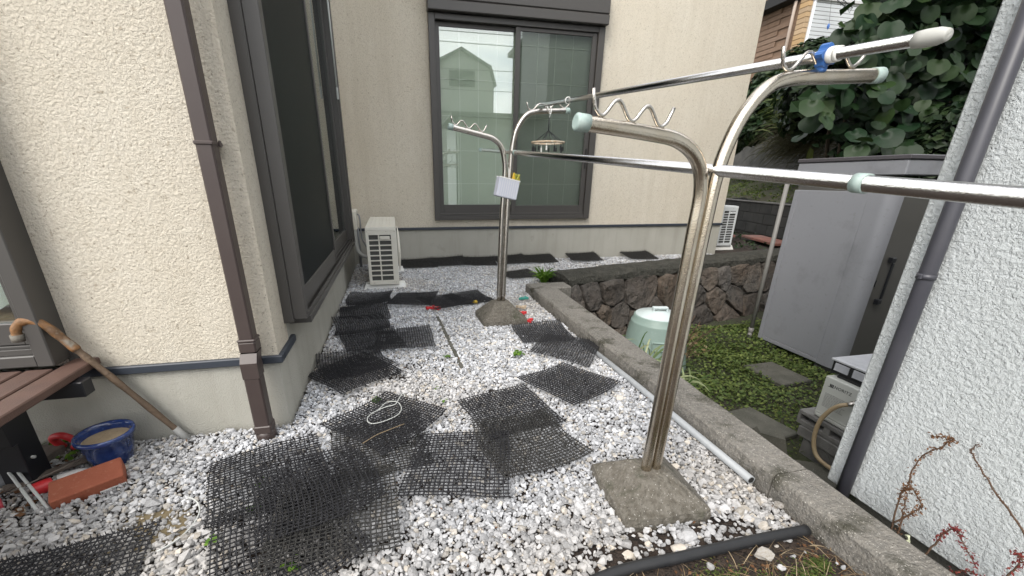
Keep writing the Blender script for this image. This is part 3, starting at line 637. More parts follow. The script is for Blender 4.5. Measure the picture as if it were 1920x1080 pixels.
# ================================================================== LAUNDRY STANDS AND POLES
def stand(loc, ang, base_rz, bs, bh, Lp, Rp, lab, dz, hookL, hookR, K=1.):
    """Lp/Rp: paths in (s, z) in the vertical plane through loc at angle ang; pipes side by side"""
    st = empty('laundry_stand', loc, lab, 'laundry stand', 'laundry pole stands in the gravel')
    d = Vector((math.cos(ang), math.sin(ang), 0)); o3 = Vector(loc)
    P3 = lambda p, q=0: o3+d*p[0]*K+Vector((-d.y, d.x, 0))*q+Vector((0, 0, CAM_H+(p[1]-CAM_H)*K))
    m = MB(); c, s_ = math.cos(base_rz), math.sin(base_rz); n = 8; vs = []
    for h, hw in ((-.03, bs*.98), (.02, bs), (.045, bs*.97), (bh*.96, .070), (bh, .058), (bh+.004, .030)):
        for k in range(4):
            for t in range(n):
                a, b = ((-1, -1), (1, -1), (1, 1), (-1, 1))[k], ((1, -1), (1, 1), (-1, 1), (-1, -1))[k]
                x = a[0]+(b[0]-a[0])*t/n; y = a[1]+(b[1]-a[1])*t/n; r = 1-.02*(max(abs(x), abs(y))**2*min(abs(x), abs(y))**6)*2
                x, y = x*hw*r+RNG.uniform(-.0012, .0012), y*hw*.95*r+RNG.uniform(-.0012, .0012)
                vs.append((loc[0]+x*c-y*s_, loc[1]+x*s_+y*c, loc[2]+h+RNG.uniform(-.002, .002)))
    k4 = 4*n; m.add(vs, [(i*k4+k, i*k4+(k+1) % k4, (i+1)*k4+(k+1) % k4, (i+1)*k4+k) for i in range(5) for k in range(k4)]+[tuple(range(5*k4, 6*k4))])
    m.build('concrete_base', 'concrete', st)
    for pth, sgn, hk in ((Lp, -1, hookL), (Rp, 1, hookR)):
        sp = smoothpath([(p[0], 0, p[1]) for p in pth], 7); pp = [P3((q.x, q.z)) for q in sp]
        m = MB(); m.tube(pp, .0185, 16); pipe = m.build('pipe', 'steelrust' if dz else 'steel', st)
        e, b = pp[-1], (pp[-1]-pp[-3]).normalized()
        m = MB(); m.tube([e-b*.020, e+b*.012, e+b*.016], [.0205, .0208, .016], 18); m.build('end_cap', 'capgreen', pipe)
        # wavy hook wire welded along the arm: three hollows and two upturned ends
        s0, s1, z0, z1 = hk; W = []; nW = 44
        for i in range(nW+1):
            t = i/nW; ph = t*3.0*2*math.pi
            h = .026+.033*(.5-.5*math.cos(ph+math.pi))*1. if .0 < t < 1 else .0
            h = .040*(1-math.cos(2*math.pi*3*t+math.pi))/2
            W.append((s0+(s1-s0)*t, z0+(z1-z0)*t+.0235+h))
        W = W[4:-4]
        W = [(W[0][0]-(W[3][0]-W[0][0])*.45, W[0][1]+.038)]+W+[(W[-1][0]+(s1-s0)/nW*2.2, W[-1][1]+.030)]
        m = MB(); m.tube([P3(q) for q in smoothpath([(a, 0, b_) for a, b_ in W], 2) and [(v.x, v.z) for v in smoothpath([(a, 0, b_) for a, b_ in W], 2)]], .0048, 8); m.build('wavy_hook', 'steel', st)
    return st, P3
AN, AF = math.radians(3), math.radians(5)
st1, PN = stand((.848, 1.085, 0), AN, math.radians(-3), .165, .122,
    [(-.019, .10), (-.008, .6), (.000, .95), (.000, 1.08), (-.030, 1.155), (-.095, 1.198), (-.19, 1.214), (-.385, 1.232)],
    [(.021, .10), (.030, .6), (.040, 1.0), (.046, 1.11), (.062, 1.19), (.098, 1.272), (.16, 1.337), (.235, 1.362), (.35, 1.372), (.535, 1.387)],
    'nearer stainless laundry stand with rusty Y arms in a square concrete foot', True,
    (-.375, -.115, 1.231, 1.202), (.160, .490, 1.350, 1.384))
st2, PF = stand((.812, 3.20, 0), AF, math.radians(2), .190, .165,
    [(-.022, .10), (-.008, .8), (.010, 1.12), (.004, 1.24), (-.026, 1.335), (-.085, 1.386), (-.165, 1.408), (-.42, 1.458)],
    [(.018, .10), (.036, .8), (.054, 1.15), (.063, 1.29), (.085, 1.42), (.13, 1.51), (.185, 1.566), (.26, 1.588), (.34, 1.594), (.52, 1.606)],
    'farther stainless laundry stand with Y arms before the back window', False,
    (-.43, -.13, 1.456, 1.402), (.15, .56, 1.566, 1.607), .94)
def pole(a, b, r, name, lab, extra):
    a, b = Vector(a), Vector(b); p = empty(name, a, lab, 'laundry pole', 'laundry poles resting on the stands'); d = (b-a).normalized()
    m = MB(); m.tube([a, a+d*.9, b], r, 18); m.build('tube', 'polesteel', p)
    for (t, l, rr, mt, nm, prof) in extra:
        m = MB(); c = b-d*t
        if prof: m.tube([c-d*l*.5, c-d*l*.2, c+d*l*.20, c+d*l*.45, c+d*l*.5, c+d*l*.49, c+d*l*.30], [rr*.95, rr*1.02, rr*.98, rr*.72, rr*.62, rr*.46, rr*.40], 18)
        else: m.tube([c-d*l*.5, c+d*l*.5], rr, 18)
        m.build(nm, mt, p)
    return p, d
Fp, Np = Vector((.876, 3.21, 1.286)), Vector((.892, 1.088, 1.128)); d = (Np-Fp).normalized()
pl, dl = pole(Fp-d*1.02, Np+d*.70, .0155, 'laundry_pole', 'lower steel laundry pole with a mint green ring through the crotch of both stands',
    [(.30, .024, .0185, 'capgreen', 'ring', False), (2.75, .03, .018, 'capgreen', 'ring', False), (3.98, .02, .017, 'capgreen', 'end_cap', False)])
Fq, Nq = PF((.30, 1.634)), PN((.315, 1.418)); d2 = (Nq-Fq).normalized()
pu, du = pole(Fq-d2*.12, Nq+d2*.255, .0140, 'laundry_pole', 'upper steel laundry pole with white rubber tip and blue clamp', [(.0, .062, .0175, 'capwhite', 'rubber_tip', True), (.225, .022, .0195, 'white', 'collar', False), (.207, .008, .018, 'white', 'collar', False)])
c = Nq+d2*.012; a_ = Vector((0, 0, 1)); s_ = d2.cross(a_).normalized(); a_ = s_.cross(d2)
m = MB()
vs = []; nn = 24
for i, t in enumerate((-.013, .013)):
    for k in range(nn): q = 2*math.pi*k/nn; r = .025+.0045*math.cos(5*q); vs.append(c+d2*t+(s_*math.cos(q)+a_*math.sin(q))*r)
m.add(vs, [(k, (k+1) % nn, nn+(k+1) % nn, nn+k) for k in range(nn)]+[tuple(range(nn)), tuple(range(nn, 2*nn))])
m.obox(c-a_*.030, s_, d2, a_, .009, .011, .008, .003); m.build('clamp', 'blue', pu)
m = MB(); rr = MB()
e = Nq+d2*.255; m.tube([e+d2*.011, e+d2*.012], [.0074, .0074], 14); m.build('tip_shade_disc', 'greyink', pu)  # flat grey disc paints the shade of the opening in the tip
rq = Fq+d2*.46; m = MB(); m.tube([rq+(s_*math.cos(q)+a_*math.sin(q))*.019 for q in np.linspace(0, 2*math.pi, 20)], .003, 6, cap=False); m.build('ring', 'white', pu)
# pinch hanger under the far arm
hq = PF((.355, 1.58)); ph = empty('pinch_hanger', hq, 'small round pinch hanger dangling from the far stand arm', 'pinch hanger')
hq = hq+Vector((0, -.03, 0))
m = MB(); m.tube(smoothpath([hq+Vector(v) for v in ((-.012, .0, .02), (-.006, .03, .052), (.010, .03, .050), (.016, .01, .02), (.008, 0, -.01))]), .003, 8); m.tube(smoothpath([hq+Vector(v) for v in ((.0, 0, -.035), (.006, 0, -.012), (-.002, 0, .0), (.004, 0, .012))]), .0025, 6); m.build('hook', 'white', ph)
m = MB(); zc = -.195
for k in range(8):
    q = k*math.pi/4+.2; m.tube([hq+Vector((0, 0, -.115)), hq+Vector((.112*math.cos(q), .112*math.sin(q), zc))], .0022, 5)
m.tube([hq+Vector((0, 0, -.12)), hq+Vector((0, 0, -.03))], .004, 6); m.build('strut_wires', 'black', ph)
m = MB(); m.lathe([(.106, zc-.006), (.122, zc-.006), (.123, zc+.006), (.108, zc+.006), (.106, zc-.006)], 28, hq); m.build('ring_frame', 'rusty', ph)
for k in range(12):
    q = k*math.pi/6+.1; x, y = .112*math.cos(q), .112*math.sin(q); m = MB(); ln = .045 if k % 3 else .06
    m.tube([hq+Vector((x, y, zc-.012)), hq+Vector((x, y, zc-.03))], .002, 5); m.box(hq.x+x-.004, hq.x+x+.004, hq.y+y-.007, hq.y+y+.007, hq.z+zc-.03-ln*.6, hq.z+zc-.028, .001); m.build('peg', 'white' if k in (3, 8) else 'black', ph)
# little basket with pegs hung on the far stand
bq = PF((.02, 1.035))+Vector((0, -.03, 0)); bk = empty('peg_basket', bq, 'pale lilac plastic peg basket hung on the far stand post', 'basket')
ax = Vector((.93, .2, -.20)).normalized(); ay = Vector((-.2, .95, .0)).normalized(); az = ax.cross(ay)
m = MB()
for o_, hx, hy, hz in ((az*-.066, .080, .026, .003), (ay*-.026, .084, .003, .066), (ay*.026, .084, .003, .066), (ax*-.082, .003, .026, .066), (ax*.082, .003, .026, .066)): m.obox(bq+Vector(o_), ax, ay, az, hx, hy, hz, .002)
m.build('basket_body', 'basket', bk)
m = MB()
for o_ in (ay*-.028, ay*.028): m.obox(bq+Vector(o_)+az*.066, ax, ay, az, .087, .003, .004, .001)
for k in range(9): m.obox(bq+ay*-.0293+ax*(-.072+.018*k), ax, ay, az, .0008, .0006, .058)
m.build('rim', 'white', bk)
for k in range(6):
    p0 = bq+ax*(.03+.011*k)+ay*(-.012+.010*(k % 3))+az*.078; m = MB(); q = k*.7
    m.obox(p0, ax, ay, (az+ax*.5*math.sin(q)).normalized(), .005, .008, .038, .002); m.obox(p0+ax*.010, ax, ay, (az-ax*.25).normalized(), .0035, .007, .034, .002); m.build('peg', 'olive' if k % 4 else 'yellow', bk)
m = MB(); m.tube(smoothpath([bq+az*.075, bq+Vector((0.02, .03, .16)), PF((.03, 1.22))]), .003, 6); m.build('hanger_wire', 'white', bk)

# ================================================================== AIR CONDITIONERS
def ac_unit(x0, x1, y0, y1, z0, z1, rows, lab, m_, slope, dark_left):
    a = empty('air_conditioner', ((x0+x1)/2, y0, 0), lab, 'air conditioner')
    m = MB(); m.box(x0+.012, x1-.004, y0+.022, y1, z0, z1-.025, .008); m.build('casing', m_, a)
    m = MB(); vs = []; nr = 8
    m.add([(x0, y0, z1-.025), (x1, y0, z1-.025), (x1, y1, z1-.025+slope), (x0, y1, z1-.025+slope), (x0+.004, y0+.004, z1), (x1-.004, y0+.004, z1), (x1-.004, y1, z1+slope), (x0+.004, y1, z1+slope)], [(0, 1, 2, 3), (4, 5, 6, 7), (0, 1, 5, 4), (1, 2, 6, 5), (2, 3, 7, 6), (3, 0, 4, 7)])
    for i in range(nr): xx = x0+.02+(x1-x0-.04)*i/(nr-1); m.add([(xx-.004, y0+.03, z1), (xx+.004, y0+.03, z1), (xx+.004, y1-.02, z1+slope), (xx-.004, y1-.02, z1+slope), (xx, y0+.03, z1+.004), (xx, y1-.02, z1+.004+slope)], [(0, 4, 5, 3), (4, 1, 2, 5), (0, 1, 4)])
    m.build('top_panel', m_, a)
    g0, g1 = x0+.030, x1-(.055 if dark_left else .03); zt, zb = z1-.075, z0+.045; mid = g0+(g1-g0)*.45
    m = MB(); m.box(g0-.005, g1+.005, y0+.012, y0+.0215, zb-.005, zt+.005); m.build('heat_exchanger', 'fins', a)
    m = MB(); m.box(x0, g0, y0, y0+.02, z0, z1-.027, .003); m.box(g1, x1, y0, y0+.02, z0, z1-.027, .003); m.box(g0, g1, y0+.0005, y0+.02, zt, z1-.027, .002); m.box(g0, g1, y0+.0005, y0+.02, z0, zb, .002)
    m.box(mid-.007, mid+.007, y0+.001, y0+.018, zb, zt, .001)
    for i in range(1, rows):
        zz = zb+(zt-zb)*i/rows; m.box(g0, mid-.0072, y0+.001, y0+.018, zz-.006, zz+.006, .001); m.box(mid+.0072, g1, y0+.001, y0+.018, zz-.006, zz+.006, .001)
    m.build('side_grille', m_, a, kind='stuff')
    m = MB(); m.box(mid+.010, g1-.012, y0-.012, y0+.006, zt-.045, zt-.012, .004); m.build('handle', m_, a)
    cy, cz, R = (y0+y1)/2-.05, (z0+z1)/2, (z1-z0)*.43; m = MB()
    for r in np.linspace(.04, R, 11): m.tube([(x1+.034-.020*(r/R)**3, cy+r*math.cos(q), cz+r*math.sin(q)) for q in np.linspace(0, 2*math.pi, 28)], .003, 5, cap=False)
    for k in range(8): q = k*math.pi/4; m.tube([(x1+.036-.020*t**3, cy+R*t*math.cos(q), cz+R*t*math.sin(q)) for t in (.1, .4, .7, 1)], .003, 5)
    m.build('fan_guard', m_, a, kind='stuff')
    for yy in (y0+.10, y1-.20):
        m = MB(); m.add([(x0-.065, yy-.09, .0), (x1+.075, yy-.09, .0), (x1+.075, yy+.09, .0), (x0-.065, yy+.09, .0), (x0-.045, yy-.06, z0-.001), (x1+.055, yy-.06, z0-.001), (x1+.055, yy+.06, z0-.001), (x0-.045, yy+.06, z0-.001)], [(0, 1, 2, 3), (4, 5, 6, 7), (0, 1, 5, 4), (1, 2, 6, 5), (2, 3, 7, 6), (3, 0, 4, 7)]); m.build('foot', 'white', a)
        for xx in (x0+.08, x1-.08): pass
    for q in ((x0+.018, z1-.04), (x1-.10, z1-.04), (x1-.018, z1-.04), (x1-.03, z0+.022), (x0+.05, z0+.02)):
        m = MB(); m.tube([(q[0], y0-.002, q[1]), (q[0], y0+.002, q[1])], .004, 8); m.build('screw', 'chrome', a)
    return a
ac_unit(-.298, .006, 4.42, 5.55, .055, .640, 9, 'ivory air conditioner on white feet in the inner corner of the house', 'acw', .012, True)
m = MB(); m.box(-.543, -.458, 5.45, 5.80, .50, .735, .012); o = m.build('duct_cover', 'acw'); recenter(o, (-.5, 5.62, .5)); tag(o, 'ivory wall duct cover above the pipes of the corner air conditioner', 'duct cover')
pp = empty('refrigerant_pipes', (-.48, 5.6, .1), 'pale wrapped pipe bent from duct cover to corner air conditioner', 'pipe')
m = MB(); m.tube(smoothpath([(-.49, 5.48, .52), (-.485, 5.46, .36), (-.465, 5.42, .25), (-.40, 5.36, .20), (-.28, 5.33, .19)], 7), .024, 12); m.build('wrapped_pipe', 'wire', pp)
m = MB(); m.tube([(-.47, 5.66, .52), (-.47, 5.66, -.02)], .018, 10); m.tube(smoothpath([(-.45, 5.6, .68), (-.425, 5.58, .64), (-.42, 5.58, .40), (-.36, 5.5, .28)], 6), .010, 8); m.build('cable', 'greyhose', pp)
a2 = ac_unit(5.315, 5.60, 6.15, 6.95, .075, .715, 13, 'white air conditioner standing beyond the far house corner', 'acw2', 0., False)

# ================================================================== BENCH, CANE, POT, BRICK AND CLUTTER BY THE LEFT WINDOW
be = empty('bench', (-1.6, 1.4, 0), 'low bench of brown composite slats under the left window', 'bench')
for k in range(7):
    xr = -1.205-.098*k; m = MB(); y1 = 1.838 if k == 0 else 1.742
    m.box(xr-.086, xr, .55, y1-.014*0, .388, .418, .004); m.build('slat', 'wpc', be)
for yy in (1.60, 1.0):
    m = MB(); m.box(-2.1, -1.175 if yy > 1.5 else -1.22, yy+.06, yy+.115, .325, .386, .003); m.build('beam', 'black', be)
for xx, yy in ((-1.43, 1.63), (-1.43, .85)):
    m = MB(); m.box(xx-.045, xx+.045, yy-.045, yy+.045, -.02, .323, .003); m.box(xx-.075, xx+.055, yy-.075, yy-.046, .20, .323, .002); m.build('leg', 'black', be)
ca = empty('walking_cane', (-.971, 1.80, 0), 'weathered wooden walking cane leaning on the bench and wall', 'walking cane')
sh = smoothpath([(-.965, 1.815, .0), (-1.08, 1.800, .205), (-1.19, 1.785, .400), (-1.232, 1.778, .475)], 8)
m = MB(); m.tube(sh, [.0125+.0012*math.sin(i*1.1) for i in range(len(sh))], 12); m.build('shaft', 'cane', ca)
gp = smoothpath([(-1.231, 1.778, .474), (-1.262, 1.772, .530), (-1.288, 1.766, .575), (-1.318, 1.758, .602), (-1.350, 1.750, .603), (-1.368, 1.745, .580), (-1.371, 1.743, .555)], 6)
m = MB(); m.tube(gp, [.0155+.0008*math.sin(i*.9) for i in range(len(gp))], 14); m.build('grip', 'caneh', ca)
m = MB(); m.tube([(-1.3715, 1.7425, .560), (-1.373, 1.742, .534)], [.0195, .0185], 14); m.build('grip_end', 'canet', ca)
m = MB(); m.tube([(-1.005, 1.8100, .070), (-.958, 1.8155, -.012)], [.0145, .0165], 12); m.build('rubber_tip', 'greyink', ca)
po = empty('flower_pot', (-1.155, 1.688, 0), 'blue glazed flower pot of dry soil by the foundation', 'flower pot')
pc = (-1.190, 1.700, 0)
m = MB(); m.lathe([(0, 0), (.058, 0), (.064, .010), (.077, .07), (.088, .126), (.096, .131), (.098, .142), (.095, .150), (.087, .148), (.083, .136), (.078, .11)], 40, pc); m.build('pot_body', 'pot', po)
m = MB(); m.lathe([(.0, .120), (.04, .122), (.082, .117)], 32, pc); m.build('soil', 'sand', po)
br = empty('paver_brick', (-1.17, 1.52, 0), 'red brick paver with white barcode sticker leaning by the blue pot', 'brick')
bx_, by_ = Vector((.866, .48, .06)).normalized(), Vector((-.46, .85, .24)).normalized(); bz_ = bx_.cross(by_)
bc = Vector((-1.172, 1.525, .036))
m = MB(); m.obox(bc, bx_, by_, bz_, .102, .052, .030, .004); m.build('brick_body', 'brick', br)
m = MB(); m.obox(bc+bx_*.062-by_*.0525-bz_*.019, bx_, by_, bz_, .038, .0006, .010); m.build('sticker', 'white', br)
m = MB()
for k in range(16): m.obox(bc+bx_*(.028+.0045*k)-by_*.0534-bz_*.021, bx_, by_, bz_, .0008+.0006*(k % 3 == 0), .0003, .006)
m.build('barcode', 'ink', br, kind='stuff')
def single(name, m, mt, loc, lab, cat, group=None): o = m.build(name, mt); recenter(o, loc); return tag(o, lab, cat, group)
tg = empty('litter_tongs', (-1.3, 1.43, .02), 'pair of thin white metal tongs lying across the gravel', 'tongs')
for dx, dy in ((0, 0), (.022, .012)):
    m = MB(); m.tube([(-1.268+dx, 1.42+dy, .018), (-1.46+dx*.6, 1.60+dy, .085), (-1.62+dx*.3, 1.74+dy*.3, .14)], .0055, 8); m.build('tong_arm', 'wire', tg)
single('white_rod', MB().tube([(-1.75, 1.60, .12), (-1.47, 1.622, .125), (-1.375, 1.618, .118)], .006, 8), 'wire', (-1.4, 1.6, .1), 'short white plastic rod poking out beside the bench leg', 'rod')
bt = empty('red_capped_bottle', (-1.33, 1.56, .02), 'small milky bottle with a hollow red cap behind the brick', 'bottle')
m = MB(); m.tube([(-1.30, 1.575, .03), (-1.245, 1.605, .03), (-1.22, 1.62, .028)], [.022, .022, .010], 14); m.build('bottle_body', 'lplastic', bt)
m = MB(); m.tube([(-1.312, 1.565, .030), (-1.322, 1.556, .030), (-1.355, 1.530, .030)], [.022, .026, .024], 16, cap=False); m.tube([(-1.318, 1.560, .030), (-1.320, 1.558, .030)], .0235, 16); m.build('cap', 'red', bt)
m = MB(); pth = [(-1.555+.0095*i, 1.365+.008*i, .026) for i in range(16)]; m.tube(pth, [.020+.003*(i % 2) for i in range(16)], 14)
single('ribbed_grip', m, 'pink', (-1.43, 1.46, .02), 'crimson ribbed rubber grip at the left edge of the gravel', 'grip')
m = MB(); pth = [(-1.62+.009*i, 1.555+.0045*i, .03) for i in range(26)]; m.tube(pth, [.022+.003*(i % 2) for i in range(26)], 12)
single('corrugated_hose', m, 'greyhose', (-1.5, 1.6, .02), 'grey corrugated hose half buried under the bench', 'hose')
m = MB(); m.obox((-1.34, 1.66, .03), Vector((.80, .60, .02)).normalized(), Vector((-.6, .8, 0)), (0, 0, 1), .16, .018, .006, .002); single('wood_strip', m, 'wood', (-1.34, 1.66, .02), 'grey weathered wood strip behind the red brick', 'plank')
m = MB(); m.obox((-1.55, 1.78, .03), Vector((.97, -.2, .0)).normalized(), Vector((.2, .97, 0)), (0, 0, 1), .13, .05, .02, .004); single('timber_offcut', m, 'canet', (-1.55, 1.78, .02), 'pale timber offcut lying in shade behind the bench leg', 'plank')
m = MB(); m.tube([(-1.40, 1.49, .055), (-1.30, 1.60, .065), (-1.16, 1.78, .075)], .0028, 6); single('thin_stake', m, 'wood', (-1.3, 1.6, .05), 'thin brown stake slanting over the clutter beside the blue pot', 'stake')
m = MB(); m.obox((-1.375, 1.235, .025), Vector((.25, -.95, .1)).normalized(), Vector((.95, .25, .25)).normalized(), Vector((-.2, -.1, 1)), .10, .05, .010, .003); single('board_offcut', m, 'wood', (-1.35, 1.23, .02), 'grey board corner at the left edge before the spiked mat', 'board')
m = MB(); m.tube(smoothpath([(-1.43, 1.815, .03), (-1.445, 1.80, .085), (-1.40, 1.79, .10), (-1.37, 1.80, .06), (-1.385, 1.80, .03)], 5), .014, 10); single('red_hose_loop', m, 'red', (-1.4, 1.8, .02), 'dull red hose loop lying against the foundation', 'hose')
# half buried round lid
lid = empty('round_lid', (-.86, 1.265, .008), 'tan round lid half buried in gravel with a pale rim', 'lid')
m = MB(); m.lathe([(0, .006), (.120, .006), (.123, .0)], 40, (-.86, 1.265, -.002)); m.build('lid_plate', 'straw', lid)
m = MB(); m.tube([(-.86+.14*math.cos(q), 1.265+.14*math.sin(q), .024) for q in np.linspace(-1.0, 1.1, 26)], .0028, 7); m.build('rim', 'wire', lid)

# ================================================================== SPIKED MATS
def mat_mesh(seed, warp):
    rg_ = np.random.default_rng(seed); n = 23; S = .39; h = S/2; V, Fq_ = [], []
    bend = lambda x, y: warp[0]*(x/h)**2+warp[1]*(y/h)**2+warp[2]*x*y/h/h+.003*np.sin(9*x+seed)*np.cos(8*y)
    def strip(p, w, t):
        o = len(V)
        for (x, y), dx, dy in p:
            z = bend(x, y)
            for a, b in ((-1, 0), (1, 0), (1, 1), (-1, 1)): V.append((x+dx*a*w, y+dy*a*w, z+b*t))
        for i in range(len(p)-1):
            for k in range(4): Fq_.append((o+i*4+k, o+i*4+(k+1) % 4, o+i*4+4+(k+1) % 4, o+i*4+4+k))
    g = np.linspace(-h, h, n+1); seg = np.linspace(-h-.006, h+.006, 10)
    jit = rg_.uniform(-.0012, .0012, (2, n+1))
    for i, a in enumerate(g):
        strip([((a+jit[0, i]+.0015*np.sin(40*s), s), 1, 0) for s in seg], .0016, .0034); strip([((s, a+jit[1, i]+.0015*np.sin(40*s)), 0, 1) for s in seg], .0016, .0032)
    for i, a in enumerate(g):
        for j, b in enumerate(g):
            for q in range(1):
                x, y = a+rg_.uniform(-.002, .002)+(.0108 if q else 0), b+rg_.uniform(-.002, .002)
                if abs(x) > h: continue
                z = bend(x, y); o = len(V); lx, ly = rg_.uniform(-.005, .005, 2); H_ = .021+rg_.uniform(-.003, .003); r = .0013
                V += [(x-r, y-r, z), (x+r, y-r, z), (x+r, y+r, z), (x-r, y+r, z), (x+lx-r*.4, y+ly, z+H_), (x+lx+r*.4, y+ly, z+H_)]
                Fq_ += [(o, o+1, o+5, o+4), (o+1, o+2, o+5, o+5), (o+2, o+3, o+4, o+5), (o+3, o, o+4, o+4)]
    V = [(x+warp[3]*y*y/h+.006*math.sin(14*y+seed), y+warp[4]*x*x/h+.006*math.sin(13*x+seed*2)+warp[3]*x*.6, z) for x, y, z in V]
    me = bpy.data.meshes.new('spike_mat'); me.from_pydata(V, [], [tuple(dict.fromkeys(f)) for f in Fq_]); me.materials.append(MT['mat']); return me
mm = [mat_mesh(1, (.008, .002, .006, .05, -.03)), mat_mesh(2, (.002, .014, -.006, -.06, .04)), mat_mesh(3, (-.008, .006, .008, .03, .07)), mat_mesh(4, (.004, -.006, .010, -.04, -.06)), mat_mesh(5, (.012, .008, -.008, .07, .02)), mat_mesh(6, (.003, -.002, .003, .02, .0))]
mb_ = [m_.copy() for m_ in mm]
for m_ in mb_: m_.materials.clear(); m_.materials.append(MT['matb'])
mats = [  # x, y, angle deg, layer, dusty, label
 (.478, 1.715, 14, 1, 0, 'black spiked mat alone in the middle of the gravel path before the near stand'),
 (.905, 1.93, 30, 1, 0, 'black spiked mat lying against the grey PVC pipe midway along the kerb'),
 (1.03, 2.77, -4, 0, 0, 'black spiked mat touching the red pegs in front of the far stand'),
 (1.085, 2.42, -38, 2, 0, 'slanted black spiked mat pushed against the kerb over the pipe end'),
 (.485, 1.435, 9, 2, 1, 'dusty brown spiked mat covered in soil nearest the near concrete foot'),
 (.185, 1.37, -14, 1, 0, 'open weave spiked mat nearest the camera in the middle of the gravel'),
 (-.085, 1.73, 46, 2, 0, 'black spiked mat with a white wire loop lying on it'),
 (-.12, 1.56, 8, 0, 1, 'dusty spiked mat tucked under the mat with the white wire'),
 (-.295, 2.31, 36, 2, 0, 'black spiked mat turned cornerwise at the foot of the side wall'),
 (-.315, 2.46, 18, 0, 0, 'black spiked mat under the cornerwise one by the side wall'),
 (.005, 2.80, 2, 2, 0, 'black spiked mat with one free corner pointing at the concrete strip'),
 (-.30, 3.17, 9, 1, 0, 'black spiked mat along the side wall below the door sill'),
 (-.215, 2.86, 12, 0, 0, 'black spiked mat at the centre of the pile by the side wall'),
 (-.30, 3.52, 4, 2, 0, 'black spiked mat second from the corner air conditioner'),
 (-.285, 3.92, 0, 1, 0, 'black spiked mat directly in front of the corner air conditioner'),
 (.12, 3.83, -16, 2, 0, 'black spiked mat right of the air conditioner feet'),
 (.42, 3.70, 24, 1, 0, 'black spiked mat with the red clip beside it near the far stand'),
 (.66, 3.82, 18, 0, 0, 'black spiked mat with the yellow peg behind the far concrete foot'),
 (-.53, 1.44, 17, 2, 0, 'black spiked mat nearest the brown downspout with small weeds through it'),
 (-.40, 1.09, 22, 1, 0, 'black spiked mat at the bottom edge beneath the weeds'),
 (-.26, 1.17, 4, 3, 1, 'dusty spiked mat curled over others at the bottom of the pile'),
 (-.335, 1.30, 20, 4, 0, 'dark doubled spiked mat at the heart of the near pile'),
 (-.99, 1.02, 8, 1, 0, 'spiked mat at the bottom left corner beyond the round lid'),
 (.27, 5.58, 6, 1, 0, 'upright spiked mat at the back wall beside the air conditioner fan'),
 (.66, 5.62, -3, 2, 0, 'spiked mat at the back wall under the left window jamb'),
 (1.10, 5.60, -6, 1, 0, 'spiked mat at the back wall under the window middle'),
 (1.55, 5.60, 4, 2, 0, 'spiked mat at the back wall right of the far post'),
 (1.98, 5.64, 2, 1, 0, 'spiked mat at the back wall behind the bright weed'),
 (2.65, 5.62, -3, 2, 0, 'spiked mat at the back wall above the left end of the stone wall'),
 (3.55, 5.64, 0, 1, 0, 'last spiked mat at the back wall behind the near stand arms'),
 (1.42, 4.75, 8, 0, 1, 'half buried spiked mat in the gravel before the bright weed'),
]
for i, (x, y, a, lay, dusty, lab) in enumerate(mats):
    o = bpy.data.objects.new('spike_mat', (mb_ if dusty or y > 5.3 else mm)[5 if y > 5.3 else i % 5]); COL.objects.link(o); o.location = (x, y, .030+.008*lay)
    o.rotation_euler = (RNG.uniform(-.03, .03), RNG.uniform(-.03, .03), math.radians(a)); tag(o, lab, 'spiked mat', 'black cat repelling spiked mats on the gravel')
    if y > 5.3: o.scale = (1.14, .95, 1.5); o.rotation_euler[0] = .12; o.location.z += .012

# ================================================================== SMALL THINGS ON THE GRAVEL
single('pvc_pipe', MB().tube([(1.242, 2.55, .028), (1.262, 1.9, .029), (1.268, 1.045, .030)], .0165, 16), 'pvc', (1.26, 1.8, .02), 'long grey PVC pipe lying along the foot of the kerb', 'pipe')
m = MB(); m.tube([(1.268, 1.052, .030), (1.268, 1.0445, .030)], .0125, 14); single('bore_shade_disc', m, 'dark', (1.268, 1.05, .03), 'dark disc for the shade in the grey PVC pipe mouth', 'pipe end')  # solid dark disc; the shade inside the pipe is its colour
bpy.data.objects['bore_shade_disc'].parent = bpy.data.objects['pvc_pipe']; bpy.data.objects['bore_shade_disc'].location = Vector((1.268, 1.05, .03))-Vector((1.26, 1.8, .02))
for k in ('category', 'label'): del bpy.data.objects['bore_shade_disc'][k]
single('edging_tube', MB().tube(smoothpath([(.30, .735, .010), (.55, .792, .018), (.80, .800, .020), (1.05, .806, .022), (1.262, .805, .024)], 6), .0175, 14), 'edging', (.8, .8, .02), 'black rubber tube edging between the gravel and the bare soil', 'edging')
single('edging_strip', MB().obox((.322, 2.83, .004), Vector((.045, -1.03, 0)).normalized(), Vector((1.03, .045, 0)).normalized(), (0, 0, 1), .52, .013, .012, .003), 'flag', (.32, 2.83, .0), 'narrow grey strip embedded lengthwise in the middle of the gravel', 'edging')
wl_ = [(-.139+.0, 1.80, .06), (-.10, 1.87, .06), (-.05, 1.86, .062), (-.03, 1.80, .062), (-.045, 1.745, .06), (-.10, 1.705, .058), (-.16, 1.69, .058), (-.185, 1.72, .06), (-.17, 1.77, .062), (-.11, 1.815, .064), (-.06, 1.83, .066), (-.045, 1.86, .07), (-.02, 1.93, .07), (-.01, 1.90, .065)]
single('white_wire_loop', MB().tube(smoothpath([(a, b-.005, c+.006) for a, b, c in wl_], 5), .0021, 6), 'wire', (-.1, 1.78, .05), 'loop of white wire lying on the middle left spiked mat', 'wire')
single('pale_string', MB().tube(smoothpath([(-.195, 1.548, .058), (-.14, 1.59, .064), (-.09, 1.615, .066), (-.02, 1.655, .064)], 5), .0018, 5), 'straws', (-.1, 1.6, .05), 'thin pale string lying on the dusty mat below the wire loop', 'string')
